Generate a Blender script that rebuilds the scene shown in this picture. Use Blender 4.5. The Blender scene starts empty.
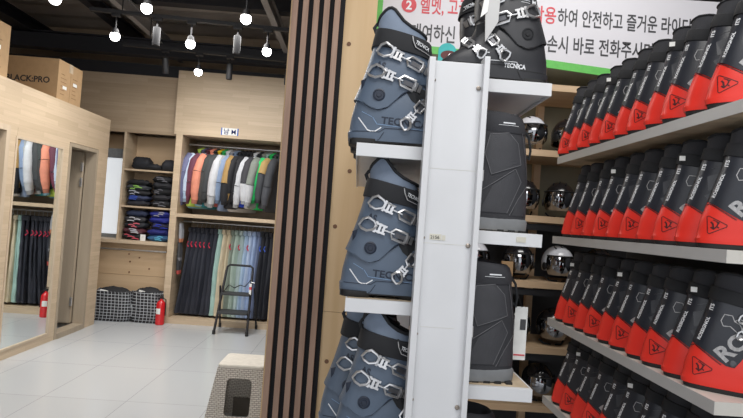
import bpy, bmesh, math, random
from mathutils import Vector, Matrix, noise
from mathutils.bvhtree import BVHTree
random.seed(7)
PI = math.pi
scene = bpy.context.scene
C = scene.collection
R = math.radians

# ------------------------------------------------------------------ camera, world, light, exposure
cam_d = bpy.data.cameras.new('camera'); cam = bpy.data.objects.new('camera', cam_d); C.objects.link(cam)
yaw, pitch, roll = R(1.45), R(1.35), R(4.1)
fw = Vector((math.sin(yaw)*math.cos(pitch), math.cos(yaw)*math.cos(pitch), math.sin(pitch)))
rt = Vector((math.cos(yaw), -math.sin(yaw), 0)); up = rt.cross(fw)
r2 = rt*math.cos(roll)+up*math.sin(roll); u2 = -rt*math.sin(roll)+up*math.cos(roll)
cam.matrix_world = Matrix(((r2.x, u2.x, -fw.x, 0), (r2.y, u2.y, -fw.y, 0), (r2.z, u2.z, -fw.z, 1.5), (0, 0, 0, 1)))
cam_d.sensor_width = 36; cam_d.lens = 36*540/743; cam_d.clip_start = .05
scene.camera = cam
w = bpy.data.worlds.new('world'); scene.world = w; w.use_nodes = True
w.node_tree.nodes['Background'].inputs[0].default_value = (.92, .95, 1, 1)
w.node_tree.nodes['Background'].inputs[1].default_value = 1.25
scene.view_settings.view_transform = 'Standard'; scene.view_settings.look = 'None'
scene.view_settings.gamma = 1; scene.view_settings.exposure = 0.08
def area(name, loc, sx, sy, power, col=(1, .98, .95), rot=(0, 0, 0)):
    l = bpy.data.lights.new(name, 'AREA'); l.shape = 'RECTANGLE'; l.size = sx; l.size_y = sy
    l.energy = power; l.color = col
    o = bpy.data.objects.new(name, l); o.location = loc; o.rotation_euler = rot; C.objects.link(o)
area('overhead_fill_light', (0.4, .2, 3.3), 1.8, .9, 40, rot=(R(25), 0, 0))  # unseen soft source added above the foreground boots
area('overhead_fill_light', (1.2, 2.3, 3.6), 1.6, .4, 26)  # added fill that brightens the banner and back right, no fitting there
area('overhead_fill_light', (-1.8, 3.6, 3.5), 1.2, 1.2, 40)  # added fill over the left floor, no fitting there
area('overhead_fill_light', (-1.75, 5.6, 3.3), 1.4, 1.0, 48)  # added fill in front of the clothes cabinet, besides the track spotlights

# ------------------------------------------------------------------ materials
def nodes(m): m.use_nodes = True; return m.node_tree.nodes, m.node_tree.links, m.node_tree.nodes['Principled BSDF']
def pm(name, col, rough=.5, metal=0., var=.08, vs=30., bump=0., bs=200., coat=0., emit=0.):
    m = bpy.data.materials.new(name); n, l, b = nodes(m)
    b.inputs['Roughness'].default_value = rough; b.inputs['Metallic'].default_value = metal
    if coat: b.inputs['Coat Weight'].default_value = coat
    tc = n.new('ShaderNodeTexCoord')
    nz = n.new('ShaderNodeTexNoise'); nz.inputs['Scale'].default_value = vs; nz.inputs['Detail'].default_value = 4
    l.new(tc.outputs['Object'], nz.inputs['Vector'])
    r = n.new('ShaderNodeValToRGB'); r.color_ramp.elements[0].position = .3; r.color_ramp.elements[1].position = .7
    r.color_ramp.elements[0].color = tuple(max(0, c*(1-var)) for c in col)+(1,)
    r.color_ramp.elements[1].color = tuple(min(1, c*(1+var)) for c in col)+(1,)
    l.new(nz.outputs['Fac'], r.inputs['Fac']); l.new(r.outputs['Color'], b.inputs['Base Color'])
    if bump:
        n2 = n.new('ShaderNodeTexNoise'); n2.inputs['Scale'].default_value = bs; l.new(tc.outputs['Object'], n2.inputs['Vector'])
        bp = n.new('ShaderNodeBump'); bp.inputs['Strength'].default_value = bump; bp.inputs['Distance'].default_value = .002
        l.new(n2.outputs['Fac'], bp.inputs['Height']); l.new(bp.outputs['Normal'], b.inputs['Normal'])
    if emit:
        b.inputs['Emission Color'].default_value = tuple(col)+(1,); b.inputs['Emission Strength'].default_value = emit
    return m
def wood_strip(name, c1, c2, rough=.5, sw=.62, sh=.05):
    """finger jointed solid wood board: long strips, each with its own tone, plus grain"""
    m = bpy.data.materials.new(name); n, l, b = nodes(m); b.inputs['Roughness'].default_value = rough
    tc = n.new('ShaderNodeTexCoord'); sp = n.new('ShaderNodeSeparateXYZ'); l.new(tc.outputs['Object'], sp.inputs[0])
    ad = n.new('ShaderNodeMath'); ad.operation = 'ADD'; l.new(sp.outputs['X'], ad.inputs[0]); l.new(sp.outputs['Y'], ad.inputs[1])
    cb = n.new('ShaderNodeCombineXYZ'); l.new(ad.outputs[0], cb.inputs['X']); l.new(sp.outputs['Z'], cb.inputs['Y'])
    br = n.new('ShaderNodeTexBrick'); br.inputs['Scale'].default_value = 1; br.inputs['Mortar Size'].default_value = .0006
    br.inputs['Brick Width'].default_value = sw; br.inputs['Row Height'].default_value = sh; br.offset = .37
    br.inputs['Color1'].default_value = c1+(1,); br.inputs['Color2'].default_value = c2+(1,)
    br.inputs['Mortar'].default_value = tuple(x*.8 for x in c2)+(1,)
    l.new(cb.outputs[0], br.inputs['Vector'])
    mp = n.new('ShaderNodeMapping'); mp.inputs['Scale'].default_value = (3, 60, 1); l.new(cb.outputs[0], mp.inputs['Vector'])
    nz = n.new('ShaderNodeTexNoise'); nz.inputs['Scale'].default_value = 1; nz.inputs['Detail'].default_value = 5; l.new(mp.outputs[0], nz.inputs['Vector'])
    mr = n.new('ShaderNodeMapRange'); mr.inputs['To Min'].default_value = .86; mr.inputs['To Max'].default_value = 1.1; l.new(nz.outputs['Fac'], mr.inputs[0])
    mx = n.new('ShaderNodeMix'); mx.data_type = 'RGBA'; mx.blend_type = 'MULTIPLY'; mx.inputs['Factor'].default_value = 1
    l.new(br.outputs['Color'], mx.inputs['A']); l.new(mr.outputs[0], mx.inputs['B']); l.new(mx.outputs['Result'], b.inputs['Base Color'])
    return m
def wood_grain(name, c1, c2, axis='Z', rough=.55, s=14.):
    m = bpy.data.materials.new(name); n, l, b = nodes(m); b.inputs['Roughness'].default_value = rough
    tc = n.new('ShaderNodeTexCoord'); mp = n.new('ShaderNodeMapping'); l.new(tc.outputs['Object'], mp.inputs['Vector'])
    sc = {'X': (.08, 1, 1), 'Y': (1, .08, 1), 'Z': (1, 1, .08)}[axis]; mp.inputs['Scale'].default_value = tuple(s*k for k in sc)
    nz = n.new('ShaderNodeTexNoise'); nz.inputs['Scale'].default_value = 1; nz.inputs['Detail'].default_value = 6; nz.inputs['Distortion'].default_value = .8
    l.new(mp.outputs[0], nz.inputs['Vector'])
    r = n.new('ShaderNodeValToRGB'); r.color_ramp.elements[0].position = .3; r.color_ramp.elements[1].position = .7
    r.color_ramp.elements[0].color = c1+(1,); r.color_ramp.elements[1].color = c2+(1,)
    l.new(nz.outputs['Fac'], r.inputs['Fac']); l.new(r.outputs['Color'], b.inputs['Base Color'])
    return m
def brick_mat(name, c, mort, bw, rh, ms, rough=.5, bump=.0, mode='xz', offset=0., var=.03):
    m = bpy.data.materials.new(name); n, l, b = nodes(m); b.inputs['Roughness'].default_value = rough
    tc = n.new('ShaderNodeTexCoord'); sp = n.new('ShaderNodeSeparateXYZ'); l.new(tc.outputs['Object'], sp.inputs[0])
    cb = n.new('ShaderNodeCombineXYZ')
    if mode == 'xy':
        l.new(sp.outputs['X'], cb.inputs['X']); l.new(sp.outputs['Y'], cb.inputs['Y'])
    else:
        ad = n.new('ShaderNodeMath'); ad.operation = 'ADD'; l.new(sp.outputs['X'], ad.inputs[0]); l.new(sp.outputs['Y'], ad.inputs[1])
        l.new(ad.outputs[0], cb.inputs['X']); l.new(sp.outputs['Z'], cb.inputs['Y'])
    mp = n.new('ShaderNodeMapping'); l.new(cb.outputs[0], mp.inputs['Vector'])
    br = n.new('ShaderNodeTexBrick'); br.inputs['Scale'].default_value = 1; br.inputs['Mortar Size'].default_value = ms; br.offset = offset
    br.inputs['Brick Width'].default_value = bw; br.inputs['Row Height'].default_value = rh; br.inputs['Mortar Smooth'].default_value = .1
    br.inputs['Color1'].default_value = tuple(x*(1-var) for x in c)+(1,); br.inputs['Color2'].default_value = tuple(min(1, x*(1+var)) for x in c)+(1,)
    br.inputs['Mortar'].default_value = mort+(1,)
    l.new(mp.outputs[0], br.inputs['Vector']); l.new(br.outputs['Color'], b.inputs['Base Color'])
    if bump:
        bp = n.new('ShaderNodeBump'); bp.inputs['Strength'].default_value = bump; bp.inputs['Distance'].default_value = .004; bp.invert = True
        l.new(br.outputs['Fac'], bp.inputs['Height']); l.new(bp.outputs['Normal'], b.inputs['Normal'])
    return m, mp
M = {}
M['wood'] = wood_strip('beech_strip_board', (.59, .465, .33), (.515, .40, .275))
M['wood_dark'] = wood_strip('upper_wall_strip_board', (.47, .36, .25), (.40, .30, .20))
M['trim'] = wood_grain('oak_trim', (.50, .40, .29), (.58, .47, .35))
M['door'] = wood_grain('door_veneer', (.33, .27, .20), (.40, .33, .245))
M['plywood'] = wood_grain('pine_plywood', (.58, .39, .20), (.68, .49, .28), 'Z', .5, 9)
M['plyh'] = wood_grain('pine_plywood_low', (.50, .35, .21), (.60, .44, .28), 'X', .5, 7)
M['knot'] = pm('plywood_knot', (.17, .08, .04), .6)
M['slat'] = wood_grain('walnut_slat', (.30, .185, .13), (.40, .26, .19), 'Z', .5, 30)
M['felt'] = pm('black_felt', (.012, .012, .014), .95)
M['plank'] = wood_grain('pine_plank', (.55, .38, .23), (.63, .46, .30), 'X', .5, 12)
M['tile'], tmap = brick_mat('floor_tile', (.48, .495, .51), (.30, .31, .32), .625, .87, .0025, .22, .1, 'xy', var=.02)
tmap.inputs['Location'].default_value = (.405+.0, .15, 0)
M['ceil'] = pm('roof_deck', (.36, .31, .27), .6, var=.2, vs=2)
M['black_steel'] = pm('black_painted_steel', (.012, .012, .016), .5)
M['beam'] = pm('grey_purlin', (.26, .24, .23), .5)
M['track'] = pm('black_track', (.008, .008, .010), .55)
M['bulb'] = pm('lamp_face', (1, .98, .95), .3, emit=14)
M['white'] = pm('white_painted_metal', (.66, .67, .69), .32, var=.03, vs=6, bump=.05, bs=40)
M['shelf'] = pm('grey_shelf_metal', (.50, .50, .50), .35, var=.03, vs=6)
M['cream'] = pm('cream_shelf_end', (.68, .66, .61), .4, var=.03)
M['worn'] = pm('worn_board', (.50, .40, .28), .7, var=.25, vs=12)
M['screw'] = pm('screw_metal', (.32, .28, .24), .35, .9)
M['paper'] = pm('paper_label', (.78, .78, .76), .6)
M['oldtape'] = pm('yellowed_tape', (.62, .60, .52), .6)
M['ink'] = pm('black_ink', (.02, .02, .02), .6)
M['banner'] = pm('banner_vinyl', (.66, .65, .69), .45, var=.015, vs=3)
M['green'] = pm('green_print', (.13, .50, .10), .5)
M['redink'] = pm('red_print', (.62, .07, .09), .5)
M['textgrey'] = pm('dark_grey_print', (.05, .05, .055), .5)
M['teal'] = pm('teal_print', (.03, .45, .45), .5)
M['maroon'] = pm('maroon_print', (.12, .03, .03), .6)
M['blue'] = pm('slate_blue_shell', (.085, .118, .170), .36, var=.05, vs=9, bump=.25, bs=900)
M['bluepad'] = pm('slate_blue_padding', (.17, .215, .29), .7, bump=.2, bs=500)
M['bootblack'] = pm('black_shell', (.03, .031, .036), .42, var=.1, vs=9, bump=.25, bs=900)
M['rossblack'] = pm('black_cuff_plastic', (.022, .025, .034), .33, var=.1, bump=.1)
M['facet'] = pm('dark_grey_facet', (.055, .058, .068), .3)
M['fabric_black'] = pm('black_strap_fabric', (.012, .013, .016), .8, bump=.3, bs=600)
M['liner'] = pm('charcoal_liner', (.035, .036, .042), .85, bump=.4, bs=400)
M['red'] = pm('red_shell', (.78, .035, .022), .36, var=.04, vs=8)
M['redlogo'] = pm('dark_logo_print', (.07, .008, .01), .5)
M['rubber'] = pm('black_rubber', (.012, .012, .013), .6)
M['chrome'] = pm('silver_buckle', (.60, .60, .61), .28, .85, var=.06)
M['darkmetal'] = pm('dark_buckle_metal', (.12, .12, .13), .35, .8)
M['wprint'] = pm('white_print', (.80, .82, .85), .5)
M['gprint'] = pm('light_grey_print', (.42, .42, .43), .55, var=.25, vs=120)
M['dprint'] = pm('dark_print', (.012, .02, .04), .5)
M['lblue'] = pm('pale_blue_line', (.20, .32, .50), .5)
M['sbgrey'] = pm('snowboard_boot_fabric', (.036, .037, .043), .75, bump=.5, bs=350)
M['sbpanel'] = pm('snowboard_boot_panel', (.05, .051, .058), .55, bump=.3, bs=500)
M['seam'] = pm('grey_seam', (.14, .14, .15), .6)
M['sole'] = pm('grey_rubber_sole', (.19, .20, .21), .6)
M['hwhite'] = pm('white_helmet_shell', (.72, .74, .80), .25, coat=.4)
M['hblack'] = pm('black_helmet_shell', (.012, .012, .015), .2, coat=.6)
M['visor'] = pm('mirrored_visor', (.28, .285, .30), .07, 1.0, var=.3, vs=14)
M['card'] = pm('cardboard', (.42, .27, .14), .8, var=.05, vs=20)
M['cardink'] = pm('cardboard_print', (.035, .03, .03), .8)
M['cardmark'] = pm('cardboard_faint_print', (.27, .16, .08), .8)
M['mirror'] = pm('mirror_glass', (.88, .92, .92), .01, 1.0, var=0)
M['frost'] = pm('frosted_daylight_glass', (.78, .82, .86), .6, emit=.6, var=.05, vs=6)
M['greyframe'] = pm('grey_frame', (.30, .32, .34), .5)
M['olive'] = pm('olive_back_panel', (.22, .20, .13), .35, var=.15, vs=4)
M['darkpanel'] = pm('dark_back_panel', (.02, .021, .025), .6)
M['firered'] = pm('extinguisher_red', (.60, .015, .02), .25, coat=.4)
M['step'] = pm('step_tread_plastic', (.035, .037, .04), .6)
M['stool'], _s = brick_mat('woven_plastic', (.60, .56, .50), (.27, .24, .205), .030, .0125, .0022, .55, .8, 'xz', offset=.5, var=.08)
M['stooltop'] = pm('beige_plastic', (.60, .565, .50), .55, bump=.4, bs=120)
M['check'], _c = brick_mat('checked_fabric', (.012, .012, .015), (.42, .44, .47), .046, .038, .0035, .8, 0, 'xz')
M['handle'] = pm('steel_hinge', (.6, .6, .6), .3, .9)
cloth_cache = {}
def cloth(c):
    k = tuple(round(x, 3) for x in c)
    if k not in cloth_cache: cloth_cache[k] = pm('garment_fabric', k, .75, var=.12, vs=9, bump=.4, bs=90)
    return cloth_cache[k]

# ------------------------------------------------------------------ mesh helpers
class MB:
    def __init__(s): s.v = []; s.f = []; s.mi = []; s.m = 0
    def add(s, vs, fs, T=None):
        o = len(s.v); s.v += [tuple(T @ Vector(p)) if T else tuple(p) for p in vs]
        for f in fs: s.f.append(tuple(o+i for i in f)); s.mi.append(s.m)
        return s
    def box(s, x0, x1, y0, y1, z0, z1, T=None):
        return s.add([(x, y, z) for x in (x0, x1) for y in (y0, y1) for z in (z0, z1)],
                     [(0, 1, 3, 2), (4, 6, 7, 5), (0, 4, 5, 1), (2, 3, 7, 6), (0, 2, 6, 4), (1, 5, 7, 3)], T)
    def rings(s, rings, close=True, caps=(True, True), T=None):
        n = len(rings[0]); vs = [p for r in rings for p in r]; fs = []
        for i in range(len(rings)-1):
            for j in range(n if close else n-1):
                k = (j+1) % n
                fs.append((i*n+j, i*n+k, (i+1)*n+k, (i+1)*n+j))
        if caps[0]: fs.append(tuple(reversed(range(n))))
        if caps[1]: fs.append(tuple((len(rings)-1)*n+j for j in range(n)))
        return s.add(vs, fs, T)
    def tube(s, pts, r, n=8, T=None, closed=False, flat=1., caps=(True, True)):
        pts = [Vector(p) for p in pts]; rs = r if isinstance(r, (list, tuple)) else [r]*len(pts); rg = []
        prev = None; N = len(pts)
        for i, p in enumerate(pts):
            if closed: d = (pts[(i+1) % N]-pts[i-1])
            else: d = pts[min(i+1, N-1)]-pts[max(i-1, 0)]
            d.normalize()
            if prev is None:
                a = Vector((0, 1, 0)) if abs(d.y) < .9 else Vector((1, 0, 0))
                prev = d.cross(a).normalized()
            prev = (prev-d*prev.dot(d)).normalized(); b = d.cross(prev)
            rg.append([p+(prev*math.cos(2*PI*k/n)+b*math.sin(2*PI*k/n)*flat)*rs[i] for k in range(n)])
        if closed: rg.append(rg[0]); return s.rings(rg, caps=(False, False), T=T)
        return s.rings(rg, caps=caps, T=T)
    def cyl(s, p0, p1, r0, r1=None, n=16, T=None): return s.tube([p0, p1], [r0, r1 if r1 is not None else r0], n, T)
    def lathe(s, prof, n=24, T=None):
        return s.rings([[(r*math.cos(2*PI*k/n), r*math.sin(2*PI*k/n), z) for k in range(n)] for r, z in prof], T=T)
    def prism(s, poly, y0, y1, T=None):
        n = len(poly)
        return s.add([(x, y0, z) for x, z in poly]+[(x, y1, z) for x, z in poly],
                     [tuple(range(n)), tuple(reversed(range(n, 2*n)))]+[(i, i+n, (i+1) % n+n, (i+1) % n) for i in range(n)], T)
    def build(s, name, mat, parent=None, bevel=0., smooth=True, angle=35, loc=None):
        me = bpy.data.meshes.new(name); me.from_pydata(s.v, [], s.f); me.update()
        mats = mat if isinstance(mat, (list, tuple)) else [mat]
        for m in mats: me.materials.append(M[m] if isinstance(m, str) else m)
        for p, i in zip(me.polygons, s.mi): p.material_index = i
        bm = bmesh.new(); bm.from_mesh(me)
        bmesh.ops.recalc_face_normals(bm, faces=bm.faces)
        if bevel: bmesh.ops.bevel(bm, geom=[e for e in bm.edges if e.is_manifold and e.calc_face_angle(0) > .6], offset=bevel, segments=2, affect='EDGES', profile=.6)
        bm.to_mesh(me); bm.free()
        if smooth:
            for p in me.polygons: p.use_smooth = True
            me.set_sharp_from_angle(angle=R(angle))
        o = bpy.data.objects.new(name, me); C.objects.link(o)
        if parent: o.parent = parent
        if loc: o.location = loc
        return o
def empty(name, loc=(0, 0, 0), rz=0):
    o = bpy.data.objects.new(name, None); o.empty_display_size = .05; o.location = loc; o.rotation_euler = (0, 0, rz); C.objects.link(o); return o
def tag(o, label, cat, group=None, kind=None):
    o['label'] = label; o['category'] = cat
    if group: o['group'] = group
    if kind: o['kind'] = kind
    return o
def struct(o, label=None):
    o['kind'] = 'structure'
    if label: o['label'] = label
    return o
def copy_tree(o, parent=None):
    c = o.copy(); C.objects.link(c)
    if parent: c.parent = parent
    for ch in list(o.children): copy_tree(ch, c)
    return c
def text_mesh(body, size, bold=0., align='LEFT'):
    """flat lettering as (verts, faces) in the x, z plane, baseline at z = 0"""
    cu = bpy.data.curves.new('lettering', 'FONT'); cu.body = body; cu.size = size; cu.offset = bold; cu.align_x = align; cu.resolution_u = 3
    o = bpy.data.objects.new('lettering', cu); C.objects.link(o)
    dg = bpy.context.evaluated_depsgraph_get(); me = bpy.data.meshes.new_from_object(o.evaluated_get(dg))
    vs = [(v.co.x, 0, v.co.y) for v in me.vertices]; fs = [tuple(p.vertices) for p in me.polygons]
    bpy.data.objects.remove(o); bpy.data.meshes.remove(me); bpy.data.curves.remove(cu)
    return vs, fs
def solid_sheet(mb, vs, fs, dy, T=None):
    """give a flat sheet in xz a thickness towards +y"""
    n = len(vs); ed = {}
    for f in fs:
        for a, b in zip(f, f[1:]+f[:1]): ed[(a, b)] = 1
    side = [(b, a, a+n, b+n) for (a, b) in ed if (b, a) not in ed]
    mb.add(list(vs)+[(x, y+dy, z) for x, y, z in vs], list(fs)+[tuple(i+n for i in reversed(f)) for f in fs]+side, T)
def rounded(x0, x1, z0, z1, r, k=5):
    pts = []
    for cx, cz, a0 in ((x1-r, z1-r, 0), (x0+r, z1-r, 90), (x0+r, z0+r, 180), (x1-r, z0+r, 270)):
        for i in range(k+1):
            a = R(a0+90*i/k); pts.append((cx+r*math.cos(a), cz+r*math.sin(a)))
    return pts
def curve_at(tab, x):
    if x <= tab[0][0]: return tab[0][1]
    for (a, b), (c, d) in zip(tab, tab[1:]):
        if x <= c: t = (x-a)/(c-a); return b+(d-b)*t
    return tab[-1][1]

# ------------------------------------------------------------------ setting: floor, walls, ceiling
XL = -3.135
struct(MB().box(-6, 4, -3, 9, -.05, 0).build('floor', 'tile', smooth=False), 'glossy pale grey square tiled floor')
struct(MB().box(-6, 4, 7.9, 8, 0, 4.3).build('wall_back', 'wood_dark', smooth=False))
struct(MB().box(2.9, 3, -3, 7.9, 0, 4.3).build('wall_right', 'darkpanel', smooth=False))
struct(MB().box(-6.1, -6, -3, 7.9, 0, 4.3).build('wall_left', 'wood', smooth=False))
# roof deck, ribbed
dk = MB(); ny = 56
ring = []
for i in range(ny+1):
    y = -3+12*i/ny
    ring.append([(x, y, 4.05+(.035 if i % 2 else 0)+.02*x) for x in (-6, 4)])
dk.rings(ring, close=False, caps=(False, False)); n0 = len(dk.v)
dk.box(-6, 4, -3, 9, 4.25, 4.3)
struct(dk.build('ceiling', 'ceil', smooth=False), 'dark ribbed metal roof deck')
bmz = [(-4.4, 3.62, .12, 'black_steel'), (-2.70, 3.60, .035, 'beam'), (-1.07, 3.60, .035, 'beam'), (-3.3, 3.78, .05, 'black_steel'), (-.75, 3.7, .05, 'black_steel'), (-.5, 3.62, .05, 'black_steel')]
for i, (x, z, hw, mt) in enumerate(bmz):
    b = MB().box(x-hw, x+hw, -2.5, 7.85, z, z+.012).box(x-hw*.2, x+hw*.2, -2.5, 7.85, z+.012, z+.14).box(x-hw, x+hw, -2.5, 7.85, z+.14, z+.152)
    tag(b.build('roof_beam', mt, smooth=False), ['wide black steel beam running along the left side of the ceiling', 'slim grey purlin between the left and middle spotlights', 'slim grey purlin just left of the slatted partition',
        'black purlin just right of the wide black left beam', 'black purlin next to the grey one by the slatted partition', 'black purlin disappearing behind the slatted partition'][i], 'beam', 'ceiling beams')
for i, (y, z) in enumerate(((7.0, 3.42), (6.1, 3.78), (5.0, 3.78))):
    b = MB().box(-5.9, 2.8, y-.07, y+.07, z, z+.015).box(-5.9, 2.8, y-.01, y+.01, z+.015, z+.2).box(-5.9, 2.8, y-.07, y+.07, z+.2, z+.215)
    tag(b.build('cross_beam', 'black_steel', smooth=False), ['black cross beam right above the back wall boards', 'middle black cross beam under the roof deck', 'nearest black cross beam under the roof deck'][i], 'beam', 'cross beams under the roof')
# header panel over the back left recess and the lintel at its foot
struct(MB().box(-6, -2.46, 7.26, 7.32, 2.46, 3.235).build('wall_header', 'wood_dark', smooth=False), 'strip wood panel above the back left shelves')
struct(MB().box(-6, 2.8, 7.3, 7.9, 3.235, 3.4).build('wall_upper', 'black_steel', smooth=False))
# ply wall behind the shelves, lower part in front
struct(MB().box(-6, -2.46, 7.62, 7.68, 0, 2.46).build('wall_recess', 'plyh', smooth=False))
lw = MB().box(-6, -2.46, 7.30, 7.36, 0, .56).box(-6, -2.46, 7.305, 7.365, .564, .985)
struct(lw.build('wall_panel', 'plyh', smooth=False), 'knotty plywood boarding below the recess shelves')
for x, z in ((-3.0, .84), (-2.98, .74), (-2.86, .80), (-2.72, .66), (-2.98, .60)):
    kn = MB().cyl((x, 7.299, z), (x, 7.31, z), .011); struct(kn.build('trim_knot', 'knot'))
struct(MB().box(-6, -2.46, 7.2, 7.62, .985, 1.03).build('trim_ledge', 'wood', smooth=False), 'wooden ledge under the folded clothes')

# ------------------------------------------------------------------ left cubicle wall with mirror, closet door
def frame_rect(mb, y0, y1, z0, z1, t, xa, xb):
    mb.box(xa, xb, y0, y0+t, z0, z1); mb.box(xa, xb, y1-t, y1, z0, z1); mb.box(xa, xb, y0+t, y1-t, z1-t, z1); mb.box(xa, xb, y0+t, y1-t, z0, z0+t)
cw = MB(); xa, xb = XL-.10, XL
cw.box(xa, xb, 2.0, 6.76, 2.125, 2.525)                # fascia
cw.box(xa, xb, 6.51, 6.76, 0, 2.125)                   # corner pier
cw.box(xa, xb, 5.74, 5.87, 0, 2.125)                   # between mirror and door
cw.box(xa, xb, 4.87, 4.98, 0, 2.125)
cw.box(xa, xb, 4.985, 5.74, 0, .10); cw.box(xa, xb, 4.985, 5.74, 2.03, 2.125)
cw.box(xa, xb, 2.0, 3.9, 0, 2.125)
cw.box(-4.4, xa, 6.70, 6.76, 0, 2.525)
cw.box(-4.4, xa, 2.0, 6.70, 2.49, 2.525)
struct(cw.build('wall_cubicle', 'wood', smooth=False), 'beech board front of the changing cubicles with mirror and doorways')
mi = MB().box(XL-.03, XL-.006, 4.985, 5.74, .10, 2.03).build('mirror', 'mirror', smooth=False)
tag(mi, 'tall full length mirror set in the left wooden wall reflecting hanging clothes', 'mirror')
fr = MB(); frame_rect(fr, 4.965, 5.76, .08, 2.05, .022, XL-.005, XL+.006); fr.build('mirror_frame', 'trim', mi, smooth=False)
dr = MB().box(XL-.09, XL-.05, 4.02, 4.86, .03, 2.06).build('door_1', 'door', smooth=False); struct(dr, 'closed wooden door at the left edge')
t1 = MB(); frame_rect(t1, 3.9, 4.87, 0, 2.125, .05, XL-.08, XL+.008); struct(t1.build('trim_1', 'trim', smooth=False))
t2 = MB()
t2.box(xa-.02, XL+.006, 5.87, 5.91, 0, 2.12); t2.box(xa-.02, XL+.006, 6.47, 6.51, 0, 2.12); t2.box(xa-.02, XL+.006, 5.91, 6.47, 2.08, 2.12); t2.box(xa-.02, XL+.012, 5.91, 6.47, 0, .06)
struct(t2.build('trim_2', 'door', smooth=False), 'doorway frame and sill of the closet')
leaf = MB().box(-.60, 0, -.04, 0, .07, 2.07).build('door_2', 'door', smooth=False, loc=(XL-.13, 6.47, 0)); leaf.rotation_euler = (0, 0, R(-4)); struct(leaf, 'open wooden closet door leaf')
for z in (.32, 1.72, 1.90):
    h = MB().box(-.012, .012, -.055, -.038, z-.05, z+.05).cyl((.012, -.05, z-.05), (.012, -.05, z+.05), .007, n=10)
    h.build('hinge', 'handle', leaf)
struct(MB().box(-4.35, -4.30, 5.0, 6.7, 0, 2.49).build('wall_closet', 'door', smooth=False))

# frosted window at the back
struct(MB().box(-3.52, -3.17, 7.585, 7.60, 1.06, 2.13).build('window_1', 'frost', smooth=False), 'bright frosted window pane beside the shelves')
wf = MB().box(-3.56, -3.17, 7.56, 7.61, 2.13, 2.26).box(-3.56, -3.52, 7.56, 7.61, 1.03, 2.13).box(-3.52, -3.17, 7.56, 7.61, 1.03, 1.08)
struct(wf.build('trim_3', 'greyframe', smooth=False))
# wall shelves in the recess
sr = empty('wall_shelf_unit', (-2.8, 7.4, 1.0)); tag(sr, 'built-in beech shelves with three compartments of folded ski clothing', 'shelf')
MB().box(-3.165, -3.135, 7.25, 7.6, 1.03, 2.46).build('side_panel', 'wood', sr, smooth=False).matrix_parent_inverse = Matrix.Translation((2.8, -7.4, -1.0))
for z in (1.485, 1.975):
    MB().box(-3.135, -2.465, 7.25, 7.6, z-.022, z).build('shelf_board', 'wood', sr, smooth=False).matrix_parent_inverse = Matrix.Translation((2.8, -7.4, -1.0))
MB().box(-3.165, -2.465, 7.601, 7.615, 1.03, 2.46).build('back_panel', 'plyh', sr, smooth=False).matrix_parent_inverse = Matrix.Translation((2.8, -7.4, -1.0))
rail = MB().cyl((-3.6, 7.22, .90), (-2.48, 7.22, .905), .011, n=10)
for x in (-3.4, -2.52): rail.cyl((x, 7.22, .90), (x, 7.30, .90), .007)
tag(rail.build('wall_rail', 'handle'), 'thin steel rail across the plywood above the checked bags', 'rail')

# ------------------------------------------------------------------ clothes cabinet
CX0, CX1, CY = -2.435, -.40, 7.10
cab = empty('clothes_cabinet', (CX0, CY, 0)); tag(cab, 'large open beech cabinet holding hanging jackets above and ski pants below', 'cabinet')
def cpart(name, mat, *b):
    o = MB().box(*b).build(name, mat, cab, smooth=False); o.matrix_parent_inverse = Matrix.Translation((-CX0, -CY, 0)); return o
cpart('side_panel', 'wood', CX0, CX0+.085, CY, 7.78, .07, 2.46)
cpart('side_panel', 'wood', -.48, -.40, CY, 7.78, .07, 2.46)
cpart('plinth', 'wood', CX0, CX1, CY-.01, 7.78, 0, .07)
cpart('fascia', 'wood', CX0-.03, CX1, CY, CY+.06, 2.46, 3.30)
cpart('shelf_board', 'wood', CX0+.085, -.48, CY, 7.78, 1.385, 1.43)
cpart('divider', 'wood', -1.06, -1.03, 7.3, 7.78, 1.43, 2.46)
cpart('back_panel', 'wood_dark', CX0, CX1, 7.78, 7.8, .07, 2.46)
cpart('top_panel', 'wood', CX0, CX1, CY+.06, 7.78, 2.46, 2.49)
for z in (2.375, 1.325):
    o = MB().cyl((CX0+.085, 7.42, z), (-.48, 7.42, z), .013, n=12).build('rail', 'handle', cab); o.matrix_parent_inverse = Matrix.Translation((-CX0, -CY, 0))
sg = empty('size_sign', (-1.745, CY-.004, 2.54)); tag(sg, 'small white size sign with blue ends on the cabinet fascia', 'sign')
MB().box(-.105, .105, 0, .004, -.045, .05).build('sign_panel', 'paper', sg, smooth=False)
for x in (-.105, .105): MB().box(x-.007, x+.007, -.002, .003, -.045, .05).build('sign_edge', cloth((.03, .12, .5)), sg, smooth=False)
b = MB(); vs, fs = text_mesh('남 M', .085, .001, 'CENTER'); solid_sheet(b, [(x, -.002, z-.028) for x, y, z in vs], fs, .003); b.build('lettering', cloth((.01, .03, .15)), sg, smooth=False)

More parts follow.
